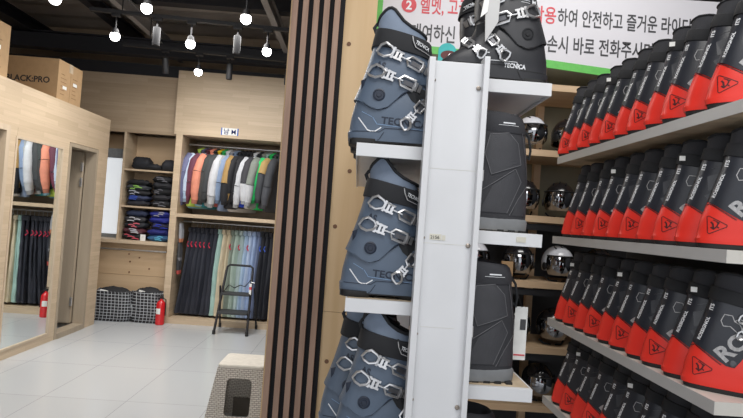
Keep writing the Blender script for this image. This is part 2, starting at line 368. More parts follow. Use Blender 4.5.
# ------------------------------------------------------------------ garments
def fold_noise(p, s, a): return noise.noise(Vector(p)*s)*a
def jacket(loc, rz, top, low, sleeve, slow, hood, label, length=.84, sc=1.):
    root = empty('ski_jacket', loc, rz)
    L = length; sd = random.random()*50
    def body_ring(z, hw, ht, y0=0):
        rr = []
        for k in range(28):
            a = 2*PI*k/28; x = ht*math.copysign(abs(math.cos(a))**.8, math.cos(a)); y = y0+hw*math.copysign(abs(math.sin(a))**.9, math.sin(a))
            f = 1+.28*noise.noise(Vector((a*2.2+sd, z*2.5, sd)))
            rr.append((x*f, y+.012*noise.noise(Vector((sd, z*9, a))), z))
        return rr
    sc_ = random.choice((3, 4, 4, 5)); sl = random.uniform(.9, 1.06); zs = [(-.045, .06, .03), (-.07, .11, .035), (-.11, .20, .04), (-.17, .225, .047), (-.27, .215, .05), (-.36, .21, .05), (-.45, .21, .053), (-.54, .215, .055), (-.63, .22, .056), (-.72, .23, .058), (-L, .235, .058), (-L-.015, .22, .045)]
    b = MB(); cut = random.choice((5, 6, 7))
    b.rings([body_ring(*q) for q in zs[:cut+1]], caps=(True, False)); b.m = 1; b.rings([body_ring(*q) for q in zs[cut:]], caps=(False, True))
    b.build('body', [cloth(top), cloth(low)], root, angle=60)
    for s in (-1, 1):
        b = MB(); pts = [(.0, s*.17, -.10), (.02, s*.235, -.18*sl), (.03, s*.27, -.32*sl), (.035, s*.285, -.46*sl), (.03, s*.28, -.60*sl), (.02, s*.265, -.70*sl)]
        rs = [.055, .062, .060, .058, .055, .043]
        b.tube(pts[:sc_], rs[:sc_], 12, caps=(True, False)); b.m = 1; b.tube(pts[sc_-1:], rs[sc_-1:], 12, caps=(False, True))
        for i, p in enumerate(b.v): b.v[i] = (p[0]+fold_noise((p[0]*8+sd, p[1]*8, p[2]*14), 1, .012), p[1]+fold_noise((p[0]+sd, p[1], p[2]*16), 1, .012), p[2])
        b.build('sleeve', [cloth(sleeve), cloth(slow)], root, angle=60)
        MB().tube([(.02, s*.265, -.695*sl), (.015, s*.262, -.75*sl)], [.042, .036], 10).build('cuff', cloth(tuple(c*.5 for c in slow)), root)
    b = MB(); b.tube([(.0, -.05, -.06), (.0, -.07, -.02), (.0, 0, .01), (0, .07, -.02), (0, .05, -.06)], [.022, .032, .036, .032, .022], 10, flat=.7)
    b.build('hood', cloth(hood), root)
    hz = MB().tube([(0, 0, -.02), (0, 0, .015), (0, .012, .03), (0, .016, .045), (0, 0, .058), (0, -.014, .046)], .003, 6)
    hz.build('hanger', 'chrome', root)
    root.scale = (sc,)*3
    return tag(root, label, 'jacket', 'jackets hanging on the upper rail')
W, K = (.62, .64, .68), (.018, .019, .024)
navy = (.09, .10, .19); coral = (.80, .30, .20); teal = (.01, .20, .25); char = (.06, .065, .075)
jk = [
 (navy, navy, (.14, .15, .27), (.12, .13, .24), (.45, .65, .1), 'navy ski jacket leftmost on the upper rail'),
 ((.45, .55, .68), (.45, .62, .10), (.50, .60, .74), (.42, .56, .72), navy, 'pale blue ski jacket with a lime hem, second on the upper rail'),
 ((.16, .04, .07), (.2, .45, .62), (.14, .04, .07), (.16, .04, .07), (.1, .03, .05), 'maroon ski jacket with blue hem left of the coral jacket'),
 (coral, (.28, .52, .68), coral, coral, coral, 'coral ski jacket with a light blue hem'),
 (char, teal, char, teal, (.03, .03, .04), 'charcoal ski jacket with a teal lower half'),
 ((.05, .06, .06), teal, (.04, .05, .05), (.05, .05, .05), (.75, .50, .02), 'dark ski jacket with a yellow hood'),
 ((.02, .45, .10), (.4, .42, .44), (.05, .055, .06), (.05, .055, .06), (.02, .4, .1), 'dark sleeved ski jacket with a green hood'),
 (W, (.40, .08, .07), W, (.55, .57, .6), W, 'white ski jacket with a red hem'),
 ((.32, .34, .36), (.5, .52, .55), (.35, .37, .38), (.52, .55, .58), (.3, .3, .33), 'grey ski jacket left of the slate blue one'),
 ((.20, .27, .42), (.20, .27, .42), (.24, .32, .48), (.22, .30, .45), (.2, .27, .4), 'slate blue ski jacket in the left half of the rail'),
 (K, K, (.40, .25, .09), K, K, 'black ski jacket with broad tan sleeve, left one of two'),
 (K, K, K, (.40, .25, .09), K, 'black ski jacket with tan forearms beside the tan sleeved one'),
 (K, (.5, .5, .52), K, K, K, 'black ski jacket with a white lower strip in the middle of the rail'),
 ((.05, .05, .055), K, K, K, K, 'plain black ski jacket left of the light grey one'),
 (W, (.015, .06, .55), (.60, .62, .66), W, W, 'light grey ski jacket with a bright blue hem'),
 (K, W, (.05, .05, .06), W, K, 'black shouldered ski jacket with a white lower half'),
 ((.22, .25, .22), (.22, .25, .22), (.25, .28, .25), W, (.2, .22, .2), 'olive grey ski jacket left of the pale teal one'),
 ((.28, .40, .42), (.28, .4, .42), (.33, .45, .47), (.3, .42, .44), (.3, .4, .4), 'pale teal ski jacket left of the green one'),
 ((.02, .55, .14), (.02, .55, .14), (.03, .62, .17), (.02, .58, .15), (.02, .5, .12), 'bright green ski jacket near the right end of the rail'),
 (char, char, (.50, .33, .13), char, char, 'charcoal ski jacket with tan upper sleeves beside the green one'),
 (char, char, char, (.08, .085, .1), char, 'charcoal ski jacket rightmost on the upper rail')]
n = len(jk)
for i, (a, b_, c, d, e, lab) in enumerate(jk):
    jacket((-2.16+1.08*i/(n-1), 7.42, 2.315), R(-38+random.uniform(-14, 14)), a, b_, c, d, e, lab, .78+random.uniform(-.05, .03)).rotation_euler.rotate_axis('Y', R(random.uniform(1, 9)))
def pants(loc, rz, col, accent, label, flare=0.):
    root = empty('ski_pants', loc, rz); sd = random.random()*40
    b = MB()
    for s in (-1, 1):
        rg = []
        for t in range(15):
            u = t/14; z = -.03-1.13*u; hw = .085+.045*math.sin(min(1, u*1.6)*PI/2); ht = .026+.014*u
            cy = s*(.07+.03*u); rr = []
            for k in range(20):
                a = 2*PI*k/20; f = 1+.30*noise.noise(Vector((a*1.8+sd+s, z*1.6, sd)))
                rr.append((ht*math.cos(a)*f+flare*u**1.5+.008*noise.noise(Vector((z*10, sd, s))), cy+hw*math.sin(a)*f*.85, z))
            rg.append(rr)
        b.rings(rg)
    b.build('legs', cloth(col), root, angle=60)
    MB().box(-.026, .026, -.16, .16, -.075, -.01).build('waistband', cloth(tuple(x*.8 for x in col)), root, bevel=.01)
    if accent:
        for s in (-1, 1):
            MB().tube([(.0, s*.172, -.20), (-.02, s*.165, -.235), (.012, s*.175, -.27)], .008, 8).build('zip_pull', cloth(accent), root)
    MB().tube([(0, 0, -.03), (0, 0, .015), (0, .012, .03), (0, .014, .042), (0, 0, .052), (0, -.012, .042)], .003, 6).build('hanger', 'chrome', root)
    return tag(root, label, 'ski pants', 'ski pants on the lower rail')
dn = (.022, .025, .038); A = (.6, .03, .08)
pl = [(dn, A)]*6+[((.025, .028, .042), None), ((.33, .50, .46), None), ((.58, .50, .36), None), ((.50, .43, .30), None), ((.20, .24, .20), A), ((.33, .42, .37), None),
     ((.40, .50, .50), A), ((.34, .46, .62), None), ((.42, .52, .70), A), ((.30, .40, .62), None), ((.14, .18, .30), None)]+[((.015, .017, .025), (.05, .12, .6))]*2+[((.016, .018, .026), None)]*4
ords = ['first', 'second', 'third', 'fourth', 'fifth', 'sixth', 'seventh', 'eighth', 'ninth', 'tenth', 'eleventh', 'twelfth', 'thirteenth', 'fourteenth']
cn = ['', '', '', '', '', '', 'plain navy ski pants ending the dark left bunch', 'mint ski pants right after the dark left bunch', 'cream ski pants next to the mint pair', 'sand coloured ski pants behind the step ladder', 'sage grey ski pants above the step ladder', 'pale sage ski pants above the step ladder',
      'pale grey green ski pants left of the light blue ones', 'light blue ski pants, left of three', 'light blue ski pants with red pulls, middle of three', 'periwinkle ski pants, right of the light blue ones', 'slate ski pants between the blue and black ones']
for i, (c, a) in enumerate(pl):
    x = -2.16+1.26*i/(len(pl)-1)
    lab = cn[i] if 6 <= i <= 16 else ('navy ski pants with red zip pulls, %s from the left end of the lower rail' % ords[i] if i < 6 else 'black ski pants at the right end of the lower rail, %s from the slate pair' % ords[i-17])
    pants((x, 7.42, 1.265), R(-24+random.uniform(-4, 4)), c, a, lab, -.10*max(0, (8-i)/8))
# glove pairs and straps hung at the left inside of the cabinet
for i, (z, c) in enumerate(((1.30, (.30, .31, .34)), (1.05, (.05, .05, .055)), (.88, (.03, .03, .035)))):
    g = MB()
    for dy in (-.035, .035):
        g.tube([(0, dy, 0), (.01, dy, -.10), (.012, dy, -.20)], [.016, .024, .022], 10)
    g.m = 1
    for dy in (-.035, .035): g.tube([(.012, dy, -.20), (.014, dy, -.25)], [.022, .016], 10)
    o = g.build('hanging_glove_pair', [cloth(c), cloth([(.45, .16, .08), (.2, .2, .22), (.4, .06, .05)][i])], loc=(-2.315, 7.22, z))
    tag(o, ['grey gloves with orange tips hanging inside the cabinet left side', 'dark gloves hanging inside the cabinet below the grey ones', 'black gloves with red tips, lowest inside the cabinet left side'][i], 'gloves', 'gloves hung inside the cabinet')
for i, z in enumerate((1.31, 1.06, .89)):
    tag(MB().cyl((-2.351, 7.22, z), (-2.30, 7.22, z+.01), .004).build('wall_hook', 'handle'), ['topmost', 'middle', 'lowest'][i]+' steel hook carrying gloves on the cabinet side', 'hook', 'glove hooks')

def folded(loc, sx, sy, h, col, acc, label, seed):
    loc = (loc[0]+random.uniform(-.012, .012), loc[1], loc[2]); b = MB(); rg = []; nseg = 40
    for k, t in enumerate([i/8 for i in range(9)]):
        z = h*t; e = math.sin(PI*min(1, max(0, .12+.76*t)))**.45; rr = []
        for j in range(nseg):
            a = 2*PI*j/nseg; cx = math.copysign(abs(math.cos(a))**.55, math.cos(a)); cy = math.copysign(abs(math.sin(a))**.55, math.sin(a))
            lay = 1-.04*(k % 2)
            f = 1+.16*noise.noise(Vector((cx*2+seed, cy*2, t*2.5)))
            rr.append((sx*cx*e*f*lay, sy*cy*e*f*lay, z+.018*noise.noise(Vector((cx*2.5, seed, cy*2)))*(1 if 0 < k else 0)))
        rg.append(rr)
    b.rings(rg); o = b.build('folded_garment', cloth(col), angle=70, loc=loc)
    if acc:
        s = MB()
        for q in range(3):
            zz = h*(.25+.25*q); x0 = random.uniform(-.7, .1)*sx; x1 = x0+sx*random.uniform(.4, .7)
            s.tube([(x0, -sy*1.03, zz), ((x0+x1)/2, -sy*1.06, zz+.006), (x1, -sy*1.03, zz-.004)], .007, 6, flat=.5)
        s.build('printed_stripe', cloth(acc), o)
    o.rotation_euler = (0, R(random.uniform(-1.5, 1.5)), R(random.uniform(-3, 3))); return tag(o, label, 'folded clothes', 'folded clothes in the recess shelves')
folded((-2.945, 7.385, 1.976), .125, .12, .17, (.012, .013, .018), None, 'black bundled garment at the left of the top shelf', 1)
folded((-2.80, 7.40, 1.976), .14, .12, .09, (.014, .015, .02), None, 'flat black garment in the middle of the top shelf', 2)
folded((-2.575, 7.42, 1.976), .10, .12, .16, (.02, .022, .03), None, 'black bundled garment at the right of the top shelf', 3)
pos = ['bottom', 'second', 'third', 'fourth', 'fifth', 'sixth']
for i in range(5):
    c = [(.02, .021, .03), (.03, .04, .09), (.015, .016, .02), (.045, .05, .06), (.012, .013, .016)][i]
    folded((-2.965+random.uniform(-.01, .01), 7.40, 1.486+i*.069),   .152, .125, .078, c, [None, (.04, .09, .45), (.35, .37, .42), (.25, .5, .1), None][i], 'dark folded garment, %s in the left pile of the middle shelf' % pos[i], 10+i)
    folded((-2.635+random.uniform(-.01, .01), 7.40, 1.486+i*.082), .152, .125, .092, [(.014, .015, .019), (.02, .02, .026), (.012, .013, .016), (.018, .019, .024), (.015, .016, .02)][i], None if i % 2 else (.12, .12, .14), 'black folded garment, %s in the right pile of the middle shelf' % pos[i], 20+i)
    folded((-2.965+random.uniform(-.01, .01), 7.40, 1.031+i*.078), .152, .125, .085, [(.015, .016, .02), (.08, .02, .03), (.016, .018, .024), (.03, .03, .035), (.02, .03, .07)][i], [(.55, .08, .12), (.5, .5, .55), (.6, .12, .16), (.5, .5, .54), None][i], 'patterned dark folded garment, %s in the left pile of the bottom shelf' % pos[i], 30+i)
    folded((-2.635+random.uniform(-.01, .01), 7.40, 1.031+i*.08), .152, .125, .087, [(.03, .10, .22), (.015, .02, .16), (.02, .02, .05), (.012, .02, .22), (.02, .03, .25)][i], [(.1, .4, .6), None, (.02, .04, .4), None, (.3, .3, .36)][i], 'blue folded garment, %s in the right pile of the bottom shelf' % pos[i], 40+i)
tag(MB().box(-.035, .035, -.003, .0, 0, .085).build('paper_tag', 'paper', smooth=False, loc=(-2.82, 7.262, 1.03)), 'small white paper tag standing before the bottom shelf clothes', 'tag')

# checked laundry bags
def bag(loc, sx, sy, h, seed, label):
    root = empty('laundry_bag', loc); b = MB(); rg = []
    for k in range(11):
        t = k/10; z = h*t; e = [.86, .97, 1, 1.02, 1.02, 1.0, .99, .97, .95, .93, .90][k]; rr = []
        for j in range(48):
            a = 2*PI*j/48; cx = math.copysign(abs(math.cos(a))**.6, math.cos(a)); cy = math.copysign(abs(math.sin(a))**.6, math.sin(a))
            f = e*(1+.05*noise.noise(Vector((cx*3+seed, cy*3, t*4))))
            rr.append((sx*cx*f, sy*cy*f, z+(.035*noise.noise(Vector((cx*2+seed, cy*2, 1))) if k > 6 else 0)))
        rg.append(rr)
    b.rings(rg, caps=(True, True)); b.build('sack', 'check', root, angle=70)
    c = MB(); rg = []
    for k in range(6):
        t = k/5; e = math.cos(t*PI/2)**.6; rg.append([(sx*.78*math.cos(2*PI*j/30)*e*(1+.2*noise.noise(Vector((j*.5, seed, t)))), sy*.75*math.sin(2*PI*j/30)*e, h*.97+.07*t+.02*noise.noise(Vector((j*.7, t*4, seed)))) for j in range(30)])
    c.rings(rg); c.build('contents', cloth((.014, .015, .018)), root, angle=70)
    s = MB().tube([(-sx*.5, -sy*.62, h+.015), (0, -sy*.68, h-.005), (sx*.55, -sy*.62, h-.02)], .012, 8, flat=.5); s.build('hem_band', 'paper', root)
    return tag(root, label, 'bag', 'checked laundry bags')
bag((-3.07, 7.09, 0), .27, .13, .37, 3, 'left black checked laundry bag on the floor overfull with dark clothes')
bag((-2.62, 7.11, 0), .205, .13, .39, 9, 'right black checked laundry bag beside the fire extinguisher')
# extinguisher
fe = empty('fire_extinguisher', (-2.415, 6.985, 0)); tag(fe, 'red fire extinguisher on the floor by the cabinet corner', 'fire extinguisher')
MB().lathe([(.048, 0), (.056, .008), (.056, .25), (.05, .28), (.03, .305), (.016, .315), (.016, .33)], 24).build('cylinder', 'firered', fe)
MB().box(-.02, .02, -.012, .012, .33, .352).box(-.065, .02, -.008, .008, .352, .362).box(-.07, .015, -.008, .008, .372, .38).build('valve', 'rubber', fe, bevel=.002)
MB().tube([(.02, 0, .34), (.06, -.01, .32), (.066, -.015, .22), (.064, -.01, .12)], .007, 8).build('hose', 'rubber', fe)
lb = MB(); rg = [[(.0568*math.cos(a), .0568*math.sin(a), z) for a in [R(-140+8*k) for k in range(9)]] for z in (.14, .21)]; lb.rings(rg, close=False, caps=(False, False)); lb.build('label_sticker', 'paper', fe)

# ------------------------------------------------------------------ step ladder
ld = empty('step_ladder', (-1.44, 6.8, 0)); tag(ld, 'black folding two-step ladder in front of the hanging ski pants', 'step ladder')
for s in (-1, 1):
    MB().tube([(s*.20, -.15, .02), (s*.165, .12, .76)], .0155, 10).build('front_leg', 'black_steel', ld)
    MB().tube([(s*.235, .28, .02), (s*.215, .06, .56)], .012, 10).build('rear_leg', 'black_steel', ld)
    MB().cyl((s*.20, -.157, 0), (s*.199, -.15, .05), .019).build('rubber_foot', 'rubber', ld)
    MB().cyl((s*.235, .283, 0), (s*.234, .275, .05), .017).build('rubber_foot', 'rubber', ld)
MB().tube([(-.166, .115, .74), (-.160, .135, .80), (-.13, .14, .825), (.13, .14, .825), (.160, .135, .80), (.166, .115, .74)], .014, 10).build('top_rail', 'black_steel', ld)
MB().box(-.185, .185, -.14, .09, .245, .272).build('tread', 'step', ld, bevel=.008)
MB().box(-.178, .178, -.06, .13, .465, .492).build('tread', 'step', ld, bevel=.008)
MB().tube([(-.16, .03, .50), (-.10, .03, .585), (-.03, .03, .55), (.04, .03, .59), (.10, .03, .575), (.165, .03, .66)], .006, 6).build('strap', 'rubber', ld)
b = MB().box(.148, .176, -.003, .002, .0, .065); b.m = 1; b.box(.148, .176, -.003, .002, .065, .10); b.m = 0; b.box(.148, .176, -.003, .002, .10, .14)
b.build('warning_label', ['paper', 'redink'], ld, smooth=False, loc=(.012, .0, .48))
MB().cyl((.17, .05, .63), (.215, .05, .625), .008).build('hinge_bolt', 'chrome', ld)

# ------------------------------------------------------------------ woven plastic stool
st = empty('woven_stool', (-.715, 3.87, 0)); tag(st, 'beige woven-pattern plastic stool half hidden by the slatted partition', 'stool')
def stool_side(rot, z0, z1, hw):
    b = MB(); T = Matrix.Rotation(rot, 4, 'Z')
    H_ = .445; wt, wb = .155, .225
    inner = rounded(-hw, hw, z0, z1, .03, 4)
    outer = []
    for (x, z) in inner:
        zc = (z0+z1)/2; a = math.atan2((z-zc)/(z1-z0), x/(2*hw)); outer.append(a)
    # outer boundary hit by the same directions on the trapezoid
    op = []
    for (x, z), a in zip(inner, outer):
        dx, dz = x, z-(z0+z1)/2; best = 1e9
        zc = (z0+z1)/2
        for k in range(1, 4000):
            t = 1+k*.004; px, pz = dx*t, zc+dz*t
            wl = wb+(wt-wb)*(pz/H_)
            if pz < 0.0 or pz > H_ or abs(px) > wl: break
        op.append((px, min(max(pz, 0), H_)))
    # snap the nearest points to the corners
    for cx, cz in ((-wb, 0), (wb, 0), (-wt, H_), (wt, H_)):
        j = min(range(len(op)), key=lambda i: (op[i][0]-cx)**2+(op[i][1]-cz)**2); op[j] = (cx, cz)
    def y_at(z, off): return -(wb+(wt-wb)*(z/H_))+off
    n = len(inner)
    vs = [(x, y_at(z, 0), z) for x, z in op]+[(x, y_at(z, 0), z) for x, z in inner]+[(x, y_at(z, .01), z) for x, z in op]+[(x, y_at(z, .01), z) for x, z in inner]
    fs = []
    for i in range(n):
        k = (i+1) % n
        fs += [(i, k, n+k, n+i), (2*n+i, 3*n+i, 3*n+k, 2*n+k), (n+i, n+k, 3*n+k, 3*n+i), (i, 2*n+i, 2*n+k, k)]
    b.add(vs, fs, T); b.build('side_panel', 'stool', st, smooth=False)
stool_side(0, .13, .375, .085); stool_side(PI, .03, .13, .085); MB().box(-.10, .10, .17, .18, .0, .135).build('dark_hole_backing', cloth((.10, .085, .07)), st, smooth=False); stool_side(PI/2, .13, .375, .085); stool_side(-PI/2, .13, .375, .085)  # dark sheet added behind the far opening so that the hole reads dark
tp = MB(); tp.rings([[(x*k, z*k, h) for x, z in rounded(-.158, .158, -.158, .158, .03)] for k, h in ((.99, .44), (1.0, .455), (.97, .462))]); tp.build('seat', 'stooltop', st)

# ------------------------------------------------------------------ boxes on top of the cubicle wall
def carton(loc, dx, dy, dz, label, words):
    root = empty('cardboard_box', loc)
    MB().box(-dx, 0, 0, dy, 0, dz).build('carton', 'card', root, bevel=.003, smooth=False)
    b = MB()
    b.box(.0005, .0015, dy*.5-.001, dy*.5+.001, 0, dz)
    for k in range(6):
        for c in (.12, .60):
            b.box(.0005, .002, dy*c, dy*(c+.22*random.uniform(.6, 1)), dz*(.15+.1*k), dz*(.15+.1*k)+.008)
    b.build('printed_marks', 'cardmark', root, smooth=False)
    b = MB(); b.box(.0005, .0025, dy*.2, dy*.36, dz*.30, dz*.38); b.box(.0005, .0025, dy*.62, dy*.78, dz*.48, dz*.56); b.build('shipping_label', 'paper', root, smooth=False)
    b = MB().box(-dx-.0005, .001, dy*.42, dy*.58, dz, dz+.001).box(.0005, .0016, dy*.42, dy*.58, dz*.78, dz); b.build('packing_tape', 'worn', root, smooth=False)
    if words:
        b = MB(); vs, fs = text_mesh(words, .086, .002, 'RIGHT'); solid_sheet(b, [(x-.08, -.002, z+.155) for x, y, z in vs], fs, .004); b.build('lettering', 'cardink', root, smooth=False)
    return tag(root, label, 'box', 'cartons on the cubicle wall')
carton((XL-.02, 5.58, 2.527), .75, .47, .41, 'brown carton with dark lettering, the one further back on the cubicle', 'BLACK:PRO')
carton((XL-.02, 4.28, 2.527), .75, .52, .46, 'brown carton at the left edge nearer the camera on the cubicle', None)

# ------------------------------------------------------------------ track lights
for i, (y0, y1, x0, x1) in enumerate(((5.31, 5.50, -2.75, -.3), (6.40, 6.60, -2.9, -.3), (4.45, 4.62, -2.9, -.3))):
    z = (3.36, 3.36, 3.36)[i]
    t = MB().box(0, math.hypot(x1-x0, y1-y0), -.02, .02, 0, .035).build('light_track', 'track', smooth=False, loc=(x0, y0, z)); t.rotation_euler = (0, 0, math.atan2(y1-y0, x1-x0))
    tag(t, ['black lighting track crossing the middle of the ceiling', 'black lighting track nearest to the back wall', 'black lighting track nearest to the camera'][i], 'light track', 'ceiling light tracks')
    for x in (x0+.3, x1-.5):
        yy = y0+(y1-y0)*(x-x0)/(x1-x0)
        MB().cyl((x-x0, 0, .03), (x-x0, 0, .45), .006, n=8).build('suspension_rod', 'track', t)
def spot(x, y, lit, tilt, tz, label):
    root = empty('track_spotlight', (x, y, 3.36), tz)
    MB().box(-.045, .045, -.018, .018, -.03, 0).build('adapter', 'track', root, bevel=.003)
    MB().cyl((0, 0, -.03), (0, 0, -.09), .008, n=10).build('stem', 'track', root)
    if lit:
        MB().cyl((0, 0, -.09), (0, 0, -.15), .008, n=10).build('stem_extension', 'track', root)
        MB().lathe([(.012, -.14), (.026, -.15), (.036, -.185), (.040, -.20)], 20).build('socket', 'track', root)
        MB().lathe([(.038, -.195), (.044, -.212), (.045, -.230), (.038, -.252), (.022, -.265), (.004, -.269)], 24).build('bulb', 'bulb', root)
        l = bpy.data.lights.new('spot_beam', 'SPOT'); l.energy = 26; l.spot_size = R(120); l.spot_blend = .7; l.shadow_soft_size = .045; l.color = (1, .97, .93)
        o = bpy.data.objects.new('spot_beam', l); C.objects.link(o); o.parent = root; o.matrix_local = Matrix.Translation((0, 0, -.30))
    else:
        T = Matrix.Translation((0, 0, -.09)) @ Matrix.Rotation(tilt, 4, 'X')
        MB().lathe([(.020, .0), (.034, -.005), (.036, -.02), (.036, -.175), (.033, -.185), (.030, -.18)], 24, T).build('housing', 'track', root)
    return tag(root, label, 'spotlight', 'track spotlights')
LP = [(-2.60, 4.46, 1, -20, 'lit spotlight at the top left edge of the ceiling view'), (-1.87, 4.50, 1, -20, 'lit spotlight at the top, left of the wide gap'), (-1.06, 4.56, 1, -20, 'lit spotlight at the top near the slatted partition'),
      (-2.50, 5.33, 1, -38, 'lit spotlight at the left end of the middle track'), (-1.78, 5.385, 1, -38, 'lit spotlight in the centre of the middle track'), (-1.03, 5.44, 1, -38, 'lit spotlight at the right end of the middle track'),
      (-2.11, 5.36, 0, 0, 'unlit black cylinder spotlight on the middle track, left one'), (-1.33, 5.42, 0, 4, 'unlit black cylinder spotlight on the middle track, right one'),
      (-2.41, 6.44, 0, 15, 'tilted unlit cylinder spotlight at the left of the back track'), (-2.02, 6.47, 1, -35, 'lit spotlight on the back track above the cabinet edge'), (-1.66, 6.50, 0, 3, 'unlit cylinder spotlight in the centre of the back track'), (-.97, 6.55, 0, 3, 'unlit cylinder spotlight beside the partition on the back track')]
for x, y, lit, ti, lab in LP: spot(x, y, lit, R(ti), 0, lab)

# ------------------------------------------------------------------ slatted partition and plywood
PY = 2.95
pw = MB().box(-.45, .028, PY+.03, PY+.13, 0, .99).box(-.45, .028, PY+.03, PY+.13, .992, 3.9)
struct(pw.build('wall_partition', 'plywood', smooth=False), 'pine plywood partition with knots')
for x, z in ((-.115, 2.475), (-.118, 1.46), (-.02, 2.12), (-.06, 1.77), (-.11, .72)):
    struct(MB().lathe([(.012, 0), (.012, .004), (.002, .005)], 12, Matrix.Translation((x, PY+.031, z)) @ Matrix.Rotation(PI/2, 4, 'X')).build('trim_knot', 'knot'))
sp = empty('slat_panel', (-.45, PY, 0)); tag(sp, 'vertical walnut slat panel on black felt covering the partition end', 'wall panel')
MB().box(.013, .300, .012, .03, 0, 3.9).build('felt_backing', 'felt', sp, smooth=False)
for k in range(5):
    MB().box(.013+.0575*k, .013+.0575*k+.031, -.012, .012, 0, 3.9).build('slat', 'slat', sp, bevel=.0015, smooth=False)

# ------------------------------------------------------------------ helmet rack at the back right
hr = empty('helmet_rack', (.10, 3.3, 0)); tag(hr, 'tall pine plank rack for helmets behind the boot displays', 'rack')
zs = [.45, .805, 1.205, 1.61, 2.02]
for z in zs+[2.43]:
    MB().box(0, 2.7, .0, .42, z-.04, z).build('plank', 'plank', hr, smooth=False)
for x in (.0, 1.105, 2.66):
    MB().box(x, x+.045, .42, .47, 0, 2.9).build('upright', 'plank', hr, smooth=False)
for a, c, mt in ((1.645, 1.98, 'olive'), (1.24, 1.56, 'darkpanel'), (.84, 1.16, 'darkpanel'), (.49, .76, 'darkpanel'), (.0, .41, 'darkpanel'), (2.06, 2.39, 'olive'), (2.43, 2.9, 'olive')):
    MB().box(.0, 2.7, .471, .48, c-.40 if c > .5 else 0, c+.03).build('back_board', mt, hr, smooth=False)
for z in (1.575, 1.17, .77): MB().box(.02, 2.68, .03, .06, z-.055, z-.015).build('hanging_rail', 'darkpanel', hr, smooth=False)

def helmet(loc, rz, shell, label, s=1.):
    root = empty('ski_helmet', loc, rz)
    b = MB(); rg = []; N = 28
    def pt(u, a, k=1.):     # u: 0 crown .. 1 rim ; front is -y
        ph = u*R(112); r = math.sin(ph); z = math.cos(ph)
        x = .103*r*math.cos(a)*k; y = .122*r*math.sin(a)*k; zz = .125+.118*z*k
        if z < 0:
            drop = .03*max(0, math.sin(a)); zz -= drop*(-z)*2
        return (x, y, zz)
    for i in range(1, 15): rg.append([pt(i/14, 2*PI*j/N) for j in range(N)])
    b.rings(rg, caps=(True, False)); rg2 = [[pt(i/14, 2*PI*j/N, .88) for j in range(N)] for i in (14, 10, 6, 2)]
    b.rings([rg[-1], rg2[0], rg2[1], rg2[2], rg2[3]], caps=(False, True))
    b.build('shell', shell, root, angle=50)
    v = MB(); a0, a1 = R(200), R(340); rg = []
    for i in range(9):
        u = .60+.56*i/8; rg.append([pt(min(u, 1.2), a0+(a1-a0)*j/16, 1.05) for j in range(17)])
    back = [[tuple(Vector(p)*.985+Vector((0, 0, .002))) for p in r] for r in rg]
    v.rings(rg, close=False, caps=(False, False)); v.rings(back, close=False, caps=(False, False)); v.build('visor', 'visor', root, angle=60)
    MB().tube([pt(.60, a0+(a1-a0)*j/16, 1.06) for j in range(17)], .005, 8).build('visor_seal', 'rubber', root)
    for sgn in (-1, 1):
        MB().lathe([(.026, .0), (.026, .008), (.018, .012)], 16, Matrix.Translation((sgn*.098, -.02, .10)) @ Matrix.Rotation(sgn*PI/2, 4, 'Y')).build('ear_pivot', 'rubber', root)
        MB().tube([(sgn*.085, 0, .03), (sgn*.06, -.02, .006), (sgn*.015, -.04, .004)], .006, 6).build('chin_strap', 'fabric_black', root)
    vt = MB()
    for q in (-.04, 0, .04): vt.tube([(q, -.055, .228-abs(q)*.2), (q, -.02, .243-abs(q)*.25)], .005, 6)
    vt.build('vent', 'rubber', root)
    root.scale = (s,)*3
    return tag(root, label, 'helmet', 'ski helmets on the plank rack')
hel = [(1.07, 2.02, 'hwhite', 15, 'white ski helmet with mirrored visor on the highest visible plank'), (1.31, 2.02, 'hblack', 15, 'black ski helmet behind the far end of the top red boots'),
       (1.045, 1.61, 'hblack', 20, 'black ski helmet with shiny visor beside the grey snowboard boot'), (1.285, 1.61, 'hblack', -25, 'black ski helmet behind the second row of red boots'),
       (.755, 1.205, 'hwhite', 10, 'white ski helmet right above the lower snowboard boot'), (1.04, 1.205, 'hblack', 0, 'black ski helmet with silver visor between shelves'), (1.30, 1.205, 'hwhite', 5, 'white ski helmet behind the third row of red boots'),
       (.80, .805, 'hblack', 10, 'black helmet mostly hidden behind the lower snowboard boot'), (1.04, .805, 'hblack', 5, 'black helmet by the white hang tag of the snowboard boot'), (1.29, .805, 'hblack', 0, 'black helmet behind the lowest row of red boots'),
       (.72, .45, 'hblack', 10, 'black helmet on the lowest plank, left one'), (.97, .45, 'hblack', 10, 'black helmet on the lowest plank, middle one'), (1.22, .45, 'hblack', 10, 'black helmet on the lowest plank, right one'),
       (.80, 1.61, 'hblack', 10, 'black helmet left of the shiny visor one on the second plank'), (1.55, 1.61, 'hblack', 0, 'black helmet deep behind red boots on the second plank'), (1.56, 1.205, 'hblack', 0, 'black helmet right of the white one on the third plank')]
for x, z, mt, rz, lab in hel: helmet((x, 3.43, z), R(rz), mt, lab, .94)
# small cardboard piece between helmets
tag(MB().box(-.02, .05, 0, .02, 0, .11).build('cardboard_piece', 'card', smooth=False, loc=(.93, 3.31, 1.206)), 'small cardboard piece standing on the plank before the silver visor helmet', 'cardboard')

